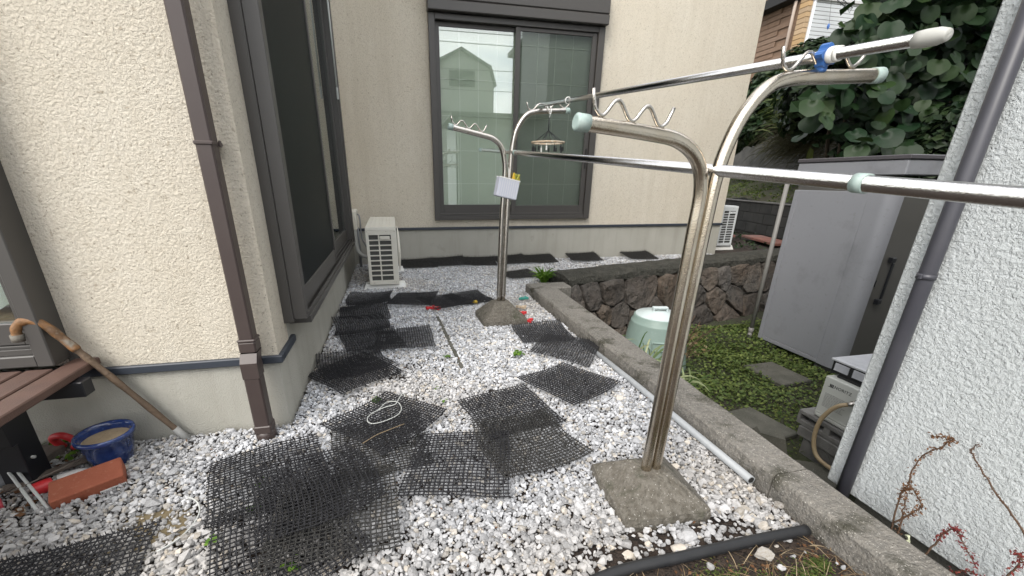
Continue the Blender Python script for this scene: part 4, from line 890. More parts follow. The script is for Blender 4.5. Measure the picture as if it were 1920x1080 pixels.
def peg(x, y, a, mt, lab, open_=.25):
    p = empty('clothes_peg', (x, y, .03), lab, 'clothes peg', 'clothes pegs dropped near the far stand')
    for s in (-1, 1):
        d = Vector((math.cos(a+s*open_), math.sin(a+s*open_), 0)); n = Vector((-d.y, d.x, 0)); m = MB(); m.obox(Vector((x, y, .036))+n*s*.009, d, n, (0, 0, 1), .048, .0065, .011, .002); m.build('jaw', mt, p)
    m = MB(); m.tube([(x, y, .026), (x, y, .050)], .008, 8); m.build('spring', 'chrome', p)
peg(.265, 3.55, .2, 'red', 'red clip on the mat edge left of the far stand', .5); peg(.300, 3.53, -.6, 'red', 'second red peg tangled with the red clip by the strip')
peg(.655, 3.655, -.1, 'yellow', 'yellow peg on the mat left of the far concrete foot')
peg(1.16, 3.70, .3, 'teal', 'teal peg behind the far concrete foot'); peg(1.005, 3.26, -.8, 'red', 'red peg by the right edge of the far concrete foot'); peg(1.00, 3.05, -.5, 'red', 'red peg on the mat corner before the far stand', .55)
peg(1.055, 3.42, -.5, 'rusty', 'faded cream peg right of the far concrete foot')
def weed(x, y, s, n, lab, z=.03, mt='weed'):
    a = RNG.uniform(0, 6.28, n); r = RNG.uniform(.25, 1, n)*s; P = np.stack([x+r*np.cos(a), y+r*np.sin(a), z+RNG.uniform(.0, .5, n)*s], 1)
    nr = np.stack([np.cos(a)*.4, np.sin(a)*.4, np.ones(n)], 1)+RNG.normal(0, .2, (n, 3)); k = 7; a_, b_, n_ = frames(nr, RNG.uniform(0, 6.28, n)); sz = RNG.uniform(.32, .55, n)[:, None]*s
    V = [P]; 
    for i in range(k): q = 2*math.pi*i/k; rr = (1 if i % 2 else .72); V.append(P+(a_*math.cos(q)+b_*math.sin(q)*.8)*sz*rr+n_*sz*.12)
    V = np.stack(V, 1).reshape(-1, 3); i0 = np.arange(n)[:, None]*(k+1); Fc = np.concatenate([i0+np.array([[0, i+1, (i+1) % k+1]]) for i in range(k)], 0)
    o = mesh_np('weed', V, Fc, mt, shade=np.repeat(RNG.uniform(0, 1, n), k+1), off=(x, y, 0)); o.location = (x, y, 0); tag(o, lab, 'weed', 'weeds growing through the gravel')
for x, y, s, n, lab in ((.733, 2.40, .045, 12, 'largest star shaped weed alone in the middle of the gravel'), (.271, 2.46, .030, 8, 'small weed at the near end of the concrete strip'), (.168, 2.01, .022, 6, 'tiny weed left of the middle mat'), (.178, 1.885, .020, 6, 'tiny weed just above the middle spiked mats'),
    (-.139, 1.955, .036, 10, 'bushy weed at the top edge of the white wire mat'), (-.558, 1.41, .022, 6, 'tiny weed in the downspout mat'), (-.541, 1.27, .030, 8, 'weed poking through the lower part of the downspout mat'), (-.36, 1.0, .030, 8, 'weed at the bottom edge under the mats'), (-.63, 1.16, .025, 6, 'faint weed left of the bottom mat'), (.93, 1.02, .02, 5, 'tiny weed beside the near concrete foot')):
    weed(x, y, s, n, lab)
bd = (1.60, 4.36, .02); n = 70; a = RNG.uniform(0, 6.28, n); r = RNG.uniform(.08, .21, n)
V, Fc, sh_ = blades(np.array([bd]*n)+RNG.normal(0, .012, (n, 3))*[1, 1, .2], np.stack([bd[0]+r*np.cos(a), bd[1]+r*np.sin(a), bd[2]+RNG.uniform(.05, .16, n)], 1), np.full(n, .016), 4, .25)
o = mesh_np('dandelion', V, Fc, 'weed', shade=sh_, off=bd); o.location = bd; tag(o, 'bright green rosette plant at the far end of the kerb', 'plant')
n = 260; P = np.stack([RNG.uniform(-1.2, 1.25, n), RNG.uniform(.65, 3.4, n)**1, RNG.uniform(.022, .030, n)], 1); P = P[(P[:, 1] < 1.8) | (P[:, 0] > -.5)]; V, Fc, sh_ = leaf_cloud(P, rand_dirs(len(P), (0, 0, 1.5)), RNG.uniform(.003, .010, len(P)), .4, .1); o = mesh_np('litter', V, Fc, 'rustleaf', shade=sh_); tag(o, 'brown leaf crumbs and twigs scattered on the gravel', kind='stuff')
# bottom right bare soil: dead grass, moss, pebbles
n = 900; b = np.stack([RNG.uniform(.35, 1.30, n), RNG.uniform(.30, .77, n), np.full(n, .0)], 1); an = RNG.uniform(0, 6.28, n); l = RNG.uniform(.03, .10, n)
V, Fc, sh_ = blades(b, b+np.stack([np.cos(an)*l, np.sin(an)*l, RNG.uniform(.0, .03, n)], 1), RNG.uniform(.0010, .0018, n), 3, .12)
o = mesh_np('dead_grass', V, Fc, 'straws', shade=sh_); tag(o, 'dead straw scattered over the bare soil by the kerb', kind='stuff')
P = []
for cx, cy, r_ in ((.86, .70, .10), (.98, .66, .06), (.70, .64, .10), (1.12, .66, .08), (.55, .60, .1), (.9, .58, .12), (1.2, .70, .03)): P.append(np.stack([RNG.normal(cx, r_*.5, 900), RNG.normal(cy, r_*.35, 900), RNG.uniform(.0, .014, 900)], 1))
P = np.concatenate(P); V, Fc, sh_ = leaf_cloud(P, rand_dirs(len(P), (0, 0, 1)), RNG.uniform(.0025, .005, len(P))); o = mesh_np('moss', V, Fc, 'moss', shade=sh_); tag(o, 'green moss cushions on the bare soil', kind='stuff')
n = 900; P = np.stack([RNG.uniform(.35, 1.29, n), RNG.uniform(.28, .78, n), np.full(n, .004)], 1); V, Fc, sh_ = leaf_cloud(P, rand_dirs(n, (0, 0, 1.4)), RNG.uniform(.003, .009, n)); o = mesh_np('leaf_litter', V, Fc, 'rustleaf', shade=sh_); tag(o, 'brown leaf crumbs on the bare soil', kind='stuff')
n = 120; P = np.stack([RNG.uniform(-1.75, -1.15, n), RNG.uniform(1.35, 1.82, n), np.full(n, .025)], 1); V, Fc, sh_ = leaf_cloud(P, rand_dirs(n, (0, 0, 1.4)), RNG.uniform(.006, .02, n)); o = mesh_np('fallen_leaves', V, Fc, 'rustleaf', shade=sh_); tag(o, 'brown fallen leaves under the bench and around the clutter', kind='stuff')
weed(-1.47, 1.835, .045, 7, 'broad green weed behind the bench leg'); weed(-1.37, 1.74, .03, 6, 'light green weed left of the blue pot')

# ================================================================== THE SUNKEN YARD
bn = empty('compost_bin', (2.32, 3.30, ZL), 'round sage green compost bin with pale lid in front of the stone wall', 'compost bin')
B0 = (2.40, 3.33, 0)
BS = .87
m = MB(); m.lathe([(r*BS, z) for r, z in [(0, ZL), (.360, ZL), (.357, ZL+.05), (.300, -.21), (.285, -.160), (.284, -.150), (.268, -.145), (.262, -.098), (.255, -.092), (.240, -.090), (.236, -.14)]], 56, B0); m.build('bin_body', 'bin', bn)
m = MB(); m.lathe([(r*BS, z) for r, z in [(0, -.052), (.085, -.052), (.090, -.057), (.135, -.060), (.142, -.068), (.192, -.070), (.198, -.080), (.242, -.082), (.248, -.090), (.247, -.108), (.236, -.108)]], 56, B0); ld = m.build('lid', 'binlid', bn)
hx, hy = Vector((.97, -.22, 0)), Vector((.22, .97, 0)); c = Vector(B0)
m = MB(); m.obox(c+Vector((0, 0, -.022)), hx, hy, (0, 0, 1), .072, .024, .010, .006)
for s in (-1, 1): m.obox(c+hx*s*.064+Vector((0, 0, -.042)), hx, hy, (0, 0, 1), .008, .022, .018, .003)
m.build('lid_handle', 'binlid', bn)
fd = Vector((-.40, -.92, 0)).normalized(); fs_ = Vector((fd.y*-1, fd.x, 0)); fc = c+fd*.283+Vector((0, 0, -.315)); ft = Vector((0, 0, 1))*.985-fd*.13; ft.normalize()
m = MB()
for q, hxx, hzz in ((ft*.036, .082, .006), (ft*-.036, .082, .006), (fs_*.078, .006, .036), (fs_*-.078, .006, .036)): m.obox(fc+q, fs_, fd, ft, hxx, .012, hzz, .004)
m.build('grip_rim', 'bin', bn)
m = MB(); m.obox(fc-fd*.002, fs_, fd, ft, .074, .004, .032, .002); m.build('grip_recess', 'bin', bn)

# storage shed
sx, sy0, sy1, sx1, zb, zt = 3.945, 2.755, 3.66, 4.95, -.555, 1.185
sd_ = empty('storage_shed', (sx, sy0, ZL), 'tall blue grey steel storage shed with dark door beyond the white wall', 'storage shed')
def arc(cx, cy, r, a0, a1, n=8): return [(cx+r*math.cos(a0+(a1-a0)*i/n), cy+r*math.sin(a0+(a1-a0)*i/n)) for i in range(n+1)]
R = .09; poly = [(sx1, sy1), (sx, sy1)]+arc(sx+R, sy0+R, R, math.pi, 1.5*math.pi)
m = MB(); outer = [(sx, sy0+.19)]+arc(sx+R, sy0+R, R, math.pi, 1.5*math.pi, 10)+[(sx+.115, sy0)]; k = len(outer)
m.add([(x, y, zb) for x, y in outer]+[(x, y, zt-.16) for x, y in outer], [(i, i+1, k+i+1, k+i) for i in range(k-1)], True); m.build('corner_post', 'shed', sd_, fix=False)
m = MB(); m.box(sx+.001, sx+.03, sy0+.194, sy1-.054, zb+.045, zt-.16, .003); m.build('side_panel', 'shed', sd_)
m = MB(); m.box(sx, sx+.03, sy1-.050, sy1, zb, zt-.16, .004); m.box(sx, sx+.03, sy0+.192, sy1-.052, zb, zb+.041, .004); m.build('side_frame', 'shed', sd_)
m = MB(); m.box(sx+.118, sx1, sy0+.012, sy0+.04, zb, zt-.16, .003); m.build('door', 'sheddoor', sd_)
m = MB(); m.box(sx+.03, sx1, sy0+.05, sy1-.004, zb+.01, zt-.05); m.build('inner_box', 'sheddoor', sd_)
m = MB(); m.box(sx-.012, sx1+.02, sy0-.035, sy1+.02, zt-.03, zt+.085, .008); m.build('roof_fascia', 'shed', sd_)
m = MB(); m.box(sx-.020, sx1+.03, sy0-.045, sy1+.03, zt+.088, zt+.122, .005); m.build('roof', 'shedr', sd_)
m = MB(); hz0, hz1, hx_ = .085, .50, sx+.21
m.box(hx_-.022, hx_+.022, sy0-.028, sy0+.011, hz1-.045, hz1, .004); m.box(hx_-.022, hx_+.022, sy0-.028, sy0+.011, hz0, hz0+.045, .004); m.box(hx_-.004, hx_+.018, sy0-.028, sy0-.012, hz0+.046, hz1-.046, .004); m.build('door_handle', 'black', sd_)
m = MB(); m.box(hx_-.075, hx_-.068, sy0+.006, sy0+.0118, .24, .30, .001); m.build('keyhole', 'black', sd_)
for xx, yy in ((sx+.06, sy0+.12), (sx+.06, sy1-.12), (sx1-.15, sy0+.12)):
    m = MB(); m.box(xx-.04, xx+.12, yy-.10, yy+.10, ZL-.02, zb-.002, .004); m.build('foot_block', 'cmu', sd_)
gp_ = empty('standing_pipe', (3.90, 3.76, zb), 'thin grey pipe standing against the stone wall beside the shed', 'pipe')
m = MB(); m.tube([(3.915, 3.735, zb+.02), (3.915, 3.735, 1.10)], .021, 12); m.build('pipe', 'spoutgrey', gp_)
m = MB(); m.tube([(3.915, 3.735, zb+.09), (3.915, 3.735, zb+.02)], .027, 12); m.tube([(3.915, 3.735, zb+.025), (3.875, 3.705, zb-.0)], .023, 12); m.build('elbow', 'spoutgrey', gp_)

# water heater
HX_, HY1, HY0 = 2.60, 1.855, 1.24
wh = empty('water_heater', (HX_, HY1, -.33), 'light grey outdoor water heater with beige hose behind the white wall corner', 'water heater')
m = MB(); m.box(HX_, HX_+.13, HY0, HY1, -.325, -.040, .006); m.build('casing', 'heater', wh)
m = MB(); m.box(HX_-.006, HX_-.0003, HY0, HY1-.012, -.318, -.300, .002); m.box(HX_-.004, HX_-.0003, HY0, HY1-.008, -.291, -.286, .001); m.build('bottom_lip', 'heater', wh)
m = MB(); m.box(HX_-.003, HX_-.0003, 1.34, 1.53, -.21, -.085, .002); m.build('raised_panel', 'heater', wh)
m = MB(); m.box(HX_+.035, HX_+.12, HY0, HY1-.035, -.0395, -.026, .004); m.box(HX_+.050, HX_+.40, HY0, HY1+.02, -.026, .052, .003); m.build('exhaust_body', 'dark', wh)
m = MB(); m.box(HX_+.040, HX_+.44, HY0, HY1+.030, .0525, .066, .003); m.build('exhaust_top', 'heatertop', wh)
m = MB()
for k in range(6): m.box(HX_+.07+.0*k, HX_+.105, HY1-.03-.105*k-.085, HY1-.03-.105*k, .0664, .0685, .001)
m.build('top_emboss', 'heatertop', wh, kind='stuff')
m = MB()
for q in range(2): m.box(HX_+.385, HX_+.415, HY1-.09-.13*q, HY1+.01-.13*q, .0665, .068)
m.build('slot_shade', 'dark', wh, kind='stuff')  # thin dark slabs paint the shade of slots on the unbroken top
for k in range(5):
    y1 = HY1+.005-.112*k; m = MB()
    for j in range(6): m.obox((HX_+.046, y1-.048, -.002+.0082*j), (0, 1, 0), Vector((.8, 0, .5)).normalized(), Vector((-.5, 0, .8)).normalized(), .043, .0045, .0008)
    m.build('louvre', 'heatertop', wh)
def text(body, loc, size, parent, m_, name, rot):
    cu = bpy.data.curves.new(name, 'FONT'); cu.body = body; cu.size = size; cu.extrude = .0004; cu.materials.append(MT[m_]); cu.space_character = 1.08
    o = bpy.data.objects.new(name, cu); COL.objects.link(o); o.parent = parent; o.location = Vector(loc)-wloc(parent); o.rotation_euler = rot; bpy.context.view_layer.update(); me = bpy.data.meshes.new_from_object(o.evaluated_get(bpy.context.evaluated_depsgraph_get())); q = bpy.data.objects.new(name, me); COL.objects.link(q); q.parent = parent; q.location = o.location; q.rotation_euler = rot; bpy.data.objects.remove(o); q.name = name; return q
RT = (math.radians(90), 0, math.radians(-90))
t_ = text('NORITZ', (HX_-.0012, HY1-.070, -.098), .027, wh, 'ink', 'lettering', RT)
m = MB()
for k in range(3): m.box(HX_-.0016, HX_-.0004, HY1-.041-.0085*k-.006, HY1-.041-.0085*k, -.098, -.080)
m.box(HX_-.0013, HX_-.0004, HY1-.068, HY1-.030, -.102, -.0995); m.build('emblem', 'ink', wh)
m = MB(); rg2 = random.Random(3)
for z0, ya, yb, rows in ((-.150, HY1-.03, HY1-.15, 11), (-.232, HY1-.20, HY1-.40, 6)):
    for k in range(rows):
        y = ya; zz = z0-.0088*k
        while y > yb:
            w_ = rg2.uniform(.006, .022); m.box(HX_-.0012, HX_-.0004, y-w_, y, zz, zz+.0032); y -= w_+.003
m.build('fine_print', 'greyink', wh, kind='stuff')
yv, zv = 1.625, -.112
m = MB(); m.tube([(HX_+.0, yv, zv), (HX_-.004, yv, zv)], .026, 20); m.build('outlet_shade_disc', 'dark', wh)  # dark disc on the closed casing, coloured as a shaded hole
m = MB(); m.tube([(HX_-.002, yv, zv), (HX_-.035, yv+.006, zv-.006), (HX_-.065, yv+.02, zv-.014)], [.015, .0145, .013], 14); m.tube([(HX_-.030, yv+.006, zv-.005), (HX_-.042, yv+.010, zv-.008)], .0175, 14); m.build('hose_fitting', 'chrome', wh)
hs = smoothpath([(HX_-.062, yv+.018, zv-.014), (2.515, 1.672, -.150), (2.505, 1.703, -.200), (2.50, 1.732, -.285), (2.50, 1.737, -.390), (2.50, 1.712, -.480), (2.50, 1.670, -.522), (2.50, 1.590, -.535), (2.50, 1.42, -.540)], 8)
single('garden_hose', MB().tube(hs, .0125, 14), 'hose', (HX_-.1, yv, -.6), 'beige rubber hose curving down from the water heater outlet', 'hose')
def cmu(y0, y1, x0, x1, z0, z1, lab, holes=True):
    b_ = empty('concrete_block', (x0, y1, z0), lab, 'concrete block', 'concrete blocks under the water heater')
    m = MB()
    if holes:
        h0, h1 = z0+(z1-z0)*.32, z0+(z1-z0)*.72
        m.box(x0, x1, y0, y1, h1, z1, .003); m.box(x0, x1, y0, y1, z0, h0, .003)
        n_ = 3; wd_ = (y1-y0)/n_
        for k in range(n_+1):
            yc = y0+wd_*k; m.box(x0+.0005, x1-.0005, max(y0, yc-.02), min(y1, yc+.02), h0+.0002, h1-.0002, .0)
        m.box(x0+.06, x1-.02, y0+.021, y1-.021, h0+.0003, h1-.0003)
    else: m.box(x0, x1, y0, y1, z0, z1, .004)
    m.build('block_body', 'cmul', b_); return b_
cmu(1.33, 1.935, HX_-.020, HX_+.20, -.425, -.327, 'hollow concrete block carrying the water heater')
cmu(1.35, 1.90, HX_-.03, HX_+.20, -.500, -.428, 'solid concrete block under the hollow one', False)
cmu(1.40, 1.86, HX_-.015, HX_+.20, ZL-.02, -.503, 'lowest concrete block standing in the yard', False)
m = MB(); m.add([(2.30, 1.98, ZL), (2.42, 1.78, ZL), (2.55, 1.93, ZL), (2.38, 2.12, ZL), (2.34, 1.96, -.50), (2.42, 1.84, -.49), (2.49, 1.93, -.495), (2.39, 2.04, -.505)], [(0, 1, 2, 3), (4, 5, 6, 7), (0, 1, 5, 4), (1, 2, 6, 5), (2, 3, 7, 6), (3, 0, 4, 7)])
single('wedge_block', m, 'flag', (2.4, 1.9, ZL), 'dark wedge shaped concrete lump leaning in front of the blocks', 'concrete lump')
m = MB(); m.obox((2.44, 1.60, -.600), Vector((.8, -.6, .1)).normalized(), Vector((.6, .8, 0)), Vector((-.1, 0, 1)).normalized(), .12, .12, .03, .006)
single('broken_slab', m, 'flag', (2.4, 1.6, ZL), 'broken slab piece half hidden beyond the kerb under the hose', 'slab')
flags = [(2.555, 2.17, .145, .20, .15, 'near paving slab on the yard moss beside the kerb'), (3.42, 2.87, .175, .215, .05, 'far paving slab sunk in the moss before the shed'), (2.36, 2.43, .06, .16, .15, 'sliver of paving slab next to the kerb under the variegated grass')]
for x, y, hx2, hy2, a, lab in flags:
    m = MB(); m.obox((x, y, ZL+.022), (math.cos(a), math.sin(a), 0), (-math.sin(a), math.cos(a), 0), (0, 0, 1), hx2, hy2, .022, .008); single('paving_slab', m, 'flag', (x, y, ZL), lab, 'paving slab', 'paving slabs in the sunken yard')
# ground cover
def yard_cover(n, mt, size, dens, name, lab, zh):
    x = RNG.uniform(1.47, 4.6, n); y = RNG.uniform(.9, 4.2, n); P2 = np.stack([x, y], 1)
    k = (RNG.uniform(size=n) < dens(x, y, nz(P2, 3, 4)))
    for fx, fy, hx2, hy2, a, _ in flags[:2]: k &= ~((np.abs(x-fx) < hx2*1.0) & (np.abs(y-fy) < hy2*1.0))
    k &= np.hypot(x-2.32, y-3.28) > .37
    x, y = x[k], y[k]; n2 = len(x); h = zh*(.35+.65*np.clip(nz(np.stack([x, y], 1), 4, 8)+.5, 0, 1))
    P = np.stack([x, y, ZL+.008+RNG.uniform(.1, 1, n2)*h], 1)
    V, Fc, s_ = leaf_cloud(P, rand_dirs(n2, (0, 0, 1.6)), RNG.uniform(.5, 1.3, n2)*size, .75, .12); o = mesh_np(name, V, Fc, mt, shade=s_); tag(o, lab, kind='stuff')
yard_cover(36000, 'cover', .016, lambda x, y, q: np.clip((y-1.9)*1.3, 0, 1)*np.clip(.9+q*.5, 0, 1)*np.clip((y+.2*x-2.85)*2+.35, 0, 1), 'clover', 'dense green clover carpeting the far part of the sunken yard', .085)
yard_cover(34000, 'moss', .012, lambda x, y, q: np.clip(.55+q, 0, 1), 'yard_moss', 'olive moss and low weeds over the near part of the yard', .022)
# variegated grass along the kerb
tufts = [(1.66, 2.62, 'variegated grass tuft by the kerb nearest the bin'), (1.68, 2.36, 'variegated grass tuft by the kerb behind the near stand post'), (1.71, 2.10, 'variegated grass tuft by the kerb nearest the paving slab'), (1.68, 2.86, 'variegated grass tuft beside the compost bin base'), (1.78, 2.22, 'wide variegated grass tuft leaning toward the yard')]
for x, y, lab in tufts:
    n = 34; a = RNG.uniform(0, 6.28, n); l = RNG.uniform(.12, .28, n); b = np.stack([x+RNG.normal(0, .035, n), y+RNG.normal(0, .05, n), np.full(n, (-.20 if x < 1.75 else -.28)-(.16 if y > 2.5 else 0))+RNG.uniform(-.1, .1, n)], 1)
    V, Fc, s_ = blades(b, b+np.stack([np.abs(np.cos(a))*l*.85, np.sin(a)*l*.75, RNG.uniform(-.02, .16, n)], 1), RNG.uniform(.008, .014, n), 5, .30)
    st_ = np.stack([x+RNG.normal(0, .02, 14), y+RNG.normal(0, .03, 14), np.full(14, ZL)], 1); V2, F2, s2 = blades(st_, b[:14], np.full(14, .008), 5, .05)
    o = mesh_np('grass_tuft', np.concatenate([V, V2]), np.concatenate([Fc, F2+len(V)]), 'stripe', shade=np.r_[s_, s2], off=(x, y, ZL)); o.location = (x, y, ZL); tag(o, lab, 'grass', 'variegated grass tufts behind the kerb')
def bush(name, lab, cat, blobs, n, mt, size, trunk=None, group=None, aspect=.6, dark='leafdark'):
    t = empty(name, trunk or (blobs[0][0][0], blobs[0][0][1], blobs[0][0][2]), lab, cat, group)
    Ps, Ns = [], []; tot = sum(b[1][0]*b[1][1]+b[1][2]*b[1][0] for b in blobs)
    for c, r in blobs:
        k = int(n*(r[0]*r[1]+r[2]*r[0])/tot); p = ellip(k, c, r, .72); Ps.append(p); Ns.append((p-np.array(c))/np.array(r)**2)
    P, Nn = np.concatenate(Ps), np.concatenate(Ns); Nn /= np.linalg.norm(Nn, axis=1, keepdims=True)
    V, F, s_ = leaf_cloud(P, Nn*.9+rand_dirs(len(P))*.55+np.array([0, 0, .4]), RNG.uniform(.65, 1.3, len(P))*size, aspect, .18)
    o = mesh_np('foliage', V, F, mt, t, shade=s_, off=t.location); o['kind'] = 'stuff'
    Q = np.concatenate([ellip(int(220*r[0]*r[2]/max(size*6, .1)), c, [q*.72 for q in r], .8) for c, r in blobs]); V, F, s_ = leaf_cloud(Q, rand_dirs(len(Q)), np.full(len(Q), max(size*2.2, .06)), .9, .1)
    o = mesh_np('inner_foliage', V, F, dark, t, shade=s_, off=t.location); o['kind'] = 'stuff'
    return t
# dry twigs by the bin
tw = empty('dry_plant', (2.62, 3.35, ZL), 'dry brown twiggy plant between the bin and the stone wall', 'plant'); m = MB()
for k in range(26):
    a, b = RNG.uniform(-.12, .22), RNG.uniform(-.25, .15); h = RNG.uniform(.15, .52); m.tube(smoothpath([(2.60+RNG.uniform(-.04, .06), 3.25+RNG.uniform(-.1, .1), ZL), (2.62+a*.4, 3.25+b*.5, ZL+h*.6), (2.62+a, 3.25+b, ZL+h)], 3), .0032, 5)
m.build('stems', 'twig', tw, kind='stuff'); n = 130; P = ellip(n, (2.66, 3.2, ZL+.30), (.14, .2, .22), .2); V, F, s_ = leaf_cloud(P, rand_dirs(n), RNG.uniform(.008, .022, n)); o = mesh_np('dead_leaves', V, F, 'straws', tw, shade=s_, off=tw.location); o['kind'] = 'stuff'
# weeds in front of the white wall
def dead_weed(lab, stems, mt, dens, size, cat='weed'):
    b0 = Vector(stems[0][0]); t = empty('dried_weed', b0, lab, cat, 'dried weeds before the white wall'); m = MB(); P = []
    for s in stems:
        p = smoothpath(s, 7); p = [q+Vector(RNG.normal(0, .0012, 3)) for q in p]; m.tube(p, [.0030-.0017*i/len(p) for i in range(len(p))], 5)
        for q in p[len(p)//4:]:
            for _ in range(dens): P.append(q+Vector(RNG.normal(0, size*.9, 3)))
    m.build('stem', 'twig', t)
    P = np.array([list(q) for q in P]); V, F, s_ = leaf_cloud(P, rand_dirs(len(P)), RNG.uniform(.5, 1.2, len(P))*size, .45, .2); o = mesh_np('leaves', V, F, mt, t, shade=s_, off=t.location); o['kind'] = 'stuff'
X = 1.50
dead_weed('tall rusty dried weed climbing before the white wall beside the downpipe', [[(1.47, .70, -.1), (X, .725, .016), (X, .742, .178), (X, .737, .224), (X, .738, .323), (X, .701, .395), (X, .693, .424), (X, .733, .402)], [(1.47, .69, -.1), (X, .712, .06), (X, .722, .15), (X, .738, .21)], [(X, .73, .08), (X, .70, .15), (X, .690, .19), (X, .735, .23)]], 'rustleaf', 7, .0055)
dead_weed('red leaved dried weed arching over the kerb before the white wall', [[(1.47, .66, -.1), (X, .628, .085), (X, .621, .148), (X, .600, .184), (X, .582, .160), (X, .537, .115)], [(1.47, .62, -.1), (X, .56, .07), (X, .50, .085)]], 'redleaf', 7, .0055)
dead_weed('dark bare curling stem on the white wall at the right edge', [[(1.52, .44, .10), (1.52, .491, .250), (1.52, .548, .305), (1.52, .591, .340), (1.52, .640, .388), (1.52, .655, .405), (1.52, .648, .434)]], 'twig', 6, .0032)
dead_weed('short red weed tip at the bottom right corner', [[(1.5, .485, .05), (1.5, .478, .16), (1.5, .476, .205), (1.5, .492, .215)]], 'redleaf', 5, .006)
single('lichen_stick', MB().tube(smoothpath([(1.475, .672, -.09), (1.50, .660, -.03), (1.50, .672, .02), (1.50, .688, .07)], 5), [.0052+.0012*(i % 2) for i in range(16)], 8), 'lichen', (1.48, .66, -.1), 'pale lichen covered stick standing among the dried weeds', 'stick')

# ================================================================== VEGETATION BEYOND
def heart(seed):
    r_ = random.Random(seed); n = 18; vs = [(0, 0, 0)]; R2 = []
    for i in range(n):
        q = 2*math.pi*i/n; r = .5*(1-.16*math.cos(q)-.30*max(0, math.cos(q))**9+.14*max(0, -math.cos(q))**14)*(1+r_.uniform(-.05, .05)); R2.append((r*math.cos(q), r*math.sin(q)*1.06))
    z = lambda x, y: .16*abs(y)-.30*x*x*(x < 0)-.22*y*y+.02*math.sin(9*y+seed)
    vs = [(.27, 0, 0)]+[(.27+(x-.27)*.5, y*.5, z((x+.27)*.5, y*.5)) for x, y in R2]+[(x, y, z(x, y)+r_.uniform(-.02, .02)) for x, y in R2]
    fs = [(0, 1+i, 1+(i+1) % n) for i in range(n)]+[(1+i, 1+n+i, 1+n+(i+1) % n, 1+(i+1) % n) for i in range(n)]
    return vs, fs
hearts = []
for s in range(5):
    vs, fs = heart(s); me = bpy.data.meshes.new('leaf'); me.from_pydata(vs, [], fs); me.polygons.foreach_set('use_smooth', [True]*len(fs)); me.materials.append(MT['leafbig']); hearts.append(me)
hy_ = hearts[0].copy(); hy_.materials.clear(); hy_.materials.append(MT['leafyel'])
vine = empty('broad_leaved_tree', (6.6, 4.6, ZL), 'big round leaved tree behind the shed filling the upper right', 'tree')
m = MB()
for k in range(11):
    a = k*.57; e = (5.6+.36*k, 4.95+.3*math.sin(a), 1.9+1.5*((k*7) % 5)/5)
    m.tube(smoothpath([(6.6, 5.0, ZL), (6.5-.02*k, 5.2, .7), ((6.5+e[0])/2, 5.2, 1.3), e], 4), [.06*(1-.75*i/12) for i in range(13)], 7)
m.build('branch', 'bark', vine, kind='stuff')
cnt = 0; tries = 0; placed = []
def in_region(x, z):           # outline of the leafy mass on its front
    left = float(np.interp(z, [1.3, 1.5, 1.8, 2.1, 2.5, 2.9, 3.4], [5.25, 4.95, 4.78, 4.88, 5.0, 5.12, 5.2]))+.09*math.sin(z*9)
    return x > left and z > 1.30+.08*math.sin(x*5) and z < 4.4 and x < 8.6
lf = random.Random(5)
while cnt < 296 and tries < 9000:
    tries += 1; x = lf.uniform(4.6, 8.4); z = lf.uniform(1.3, 3.75)
    if not in_region(x, z): continue
    y = 4.25+lf.uniform(-.12, .60)+.12*math.sin(x*2.5+z*2)
    sz = lf.uniform(.13, .25)
    if any((x-a)**2+(z-b)**2 < (.42*sz)**2 and abs(y-c2) < .14 for a, b, c2 in placed): continue
    placed.append((x, z, y)); cnt += 1
    o = bpy.data.objects.new('leaf', hy_ if lf.random() < .02 else hearts[cnt % 5]); COL.objects.link(o); o.parent = vine; o.location = Vector((x, y, z))-vine.location; o.scale = (sz, sz, sz)
    nrm = Vector((-.38+lf.gauss(0, .34), -.62+lf.gauss(0, .32), .62+lf.gauss(0, .28))).normalized(); dn = Vector((lf.gauss(0, .35)-.1, -.3, -.9)); tx = -(dn-nrm*dn.dot(nrm)).normalized(); ty = nrm.cross(tx)
    o.rotation_euler = Matrix((tx, ty, nrm)).transposed().to_euler()
P = []
while len(P) < 2300:
    x, z = RNG.uniform(4.6, 10.5), RNG.uniform(.9, 5.2)
    yq = 4.75+RNG.uniform(0, 1.1); f_ = 4.35/yq
    if in_region(x*f_-.06, min(max(1.1+(z-1.1)*f_, 1.36), 4.3)): P.append((x, yq, z))
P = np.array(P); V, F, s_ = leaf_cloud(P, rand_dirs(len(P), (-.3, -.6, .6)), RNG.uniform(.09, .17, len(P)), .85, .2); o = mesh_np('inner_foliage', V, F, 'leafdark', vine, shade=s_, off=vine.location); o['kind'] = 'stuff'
HV = np.array(heart(3)[0]); HF = [f for f in heart(3)[1]]; HT = np.array([(f[0], f[i], f[i+1]) for f in HF for i in range(1, len(f)-1)])
P = []
while len(P) < 950:
    x, z = RNG.uniform(4.6, 9.0), RNG.uniform(1.25, 4.2); yq = 4.35+RNG.uniform(-.1, .75); f_ = 4.35/yq
    if in_region(x*f_, 1.1+(z-1.1)*f_): P.append((x, yq, z))
P = np.array(P); k = len(P); nr = np.stack([RNG.normal(-.38, .38, k), RNG.normal(-.6, .34, k), RNG.normal(.6, .3, k)], 1); nr /= np.linalg.norm(nr, axis=1, keepdims=True)
dn = np.stack([RNG.normal(-.1, .4, k), np.full(k, -.3), np.full(k, -.9)], 1); tx = -(dn-nr*(nr*dn).sum(1, keepdims=True)); tx /= np.linalg.norm(tx, axis=1, keepdims=True); ty = np.cross(nr, tx); sz_ = RNG.uniform(.09, .21, k)[:, None, None]
W = P[:, None]+sz_*(HV[None, :, 0:1]*tx[:, None]+HV[None, :, 1:2]*ty[:, None]+HV[None, :, 2:3]*nr[:, None])
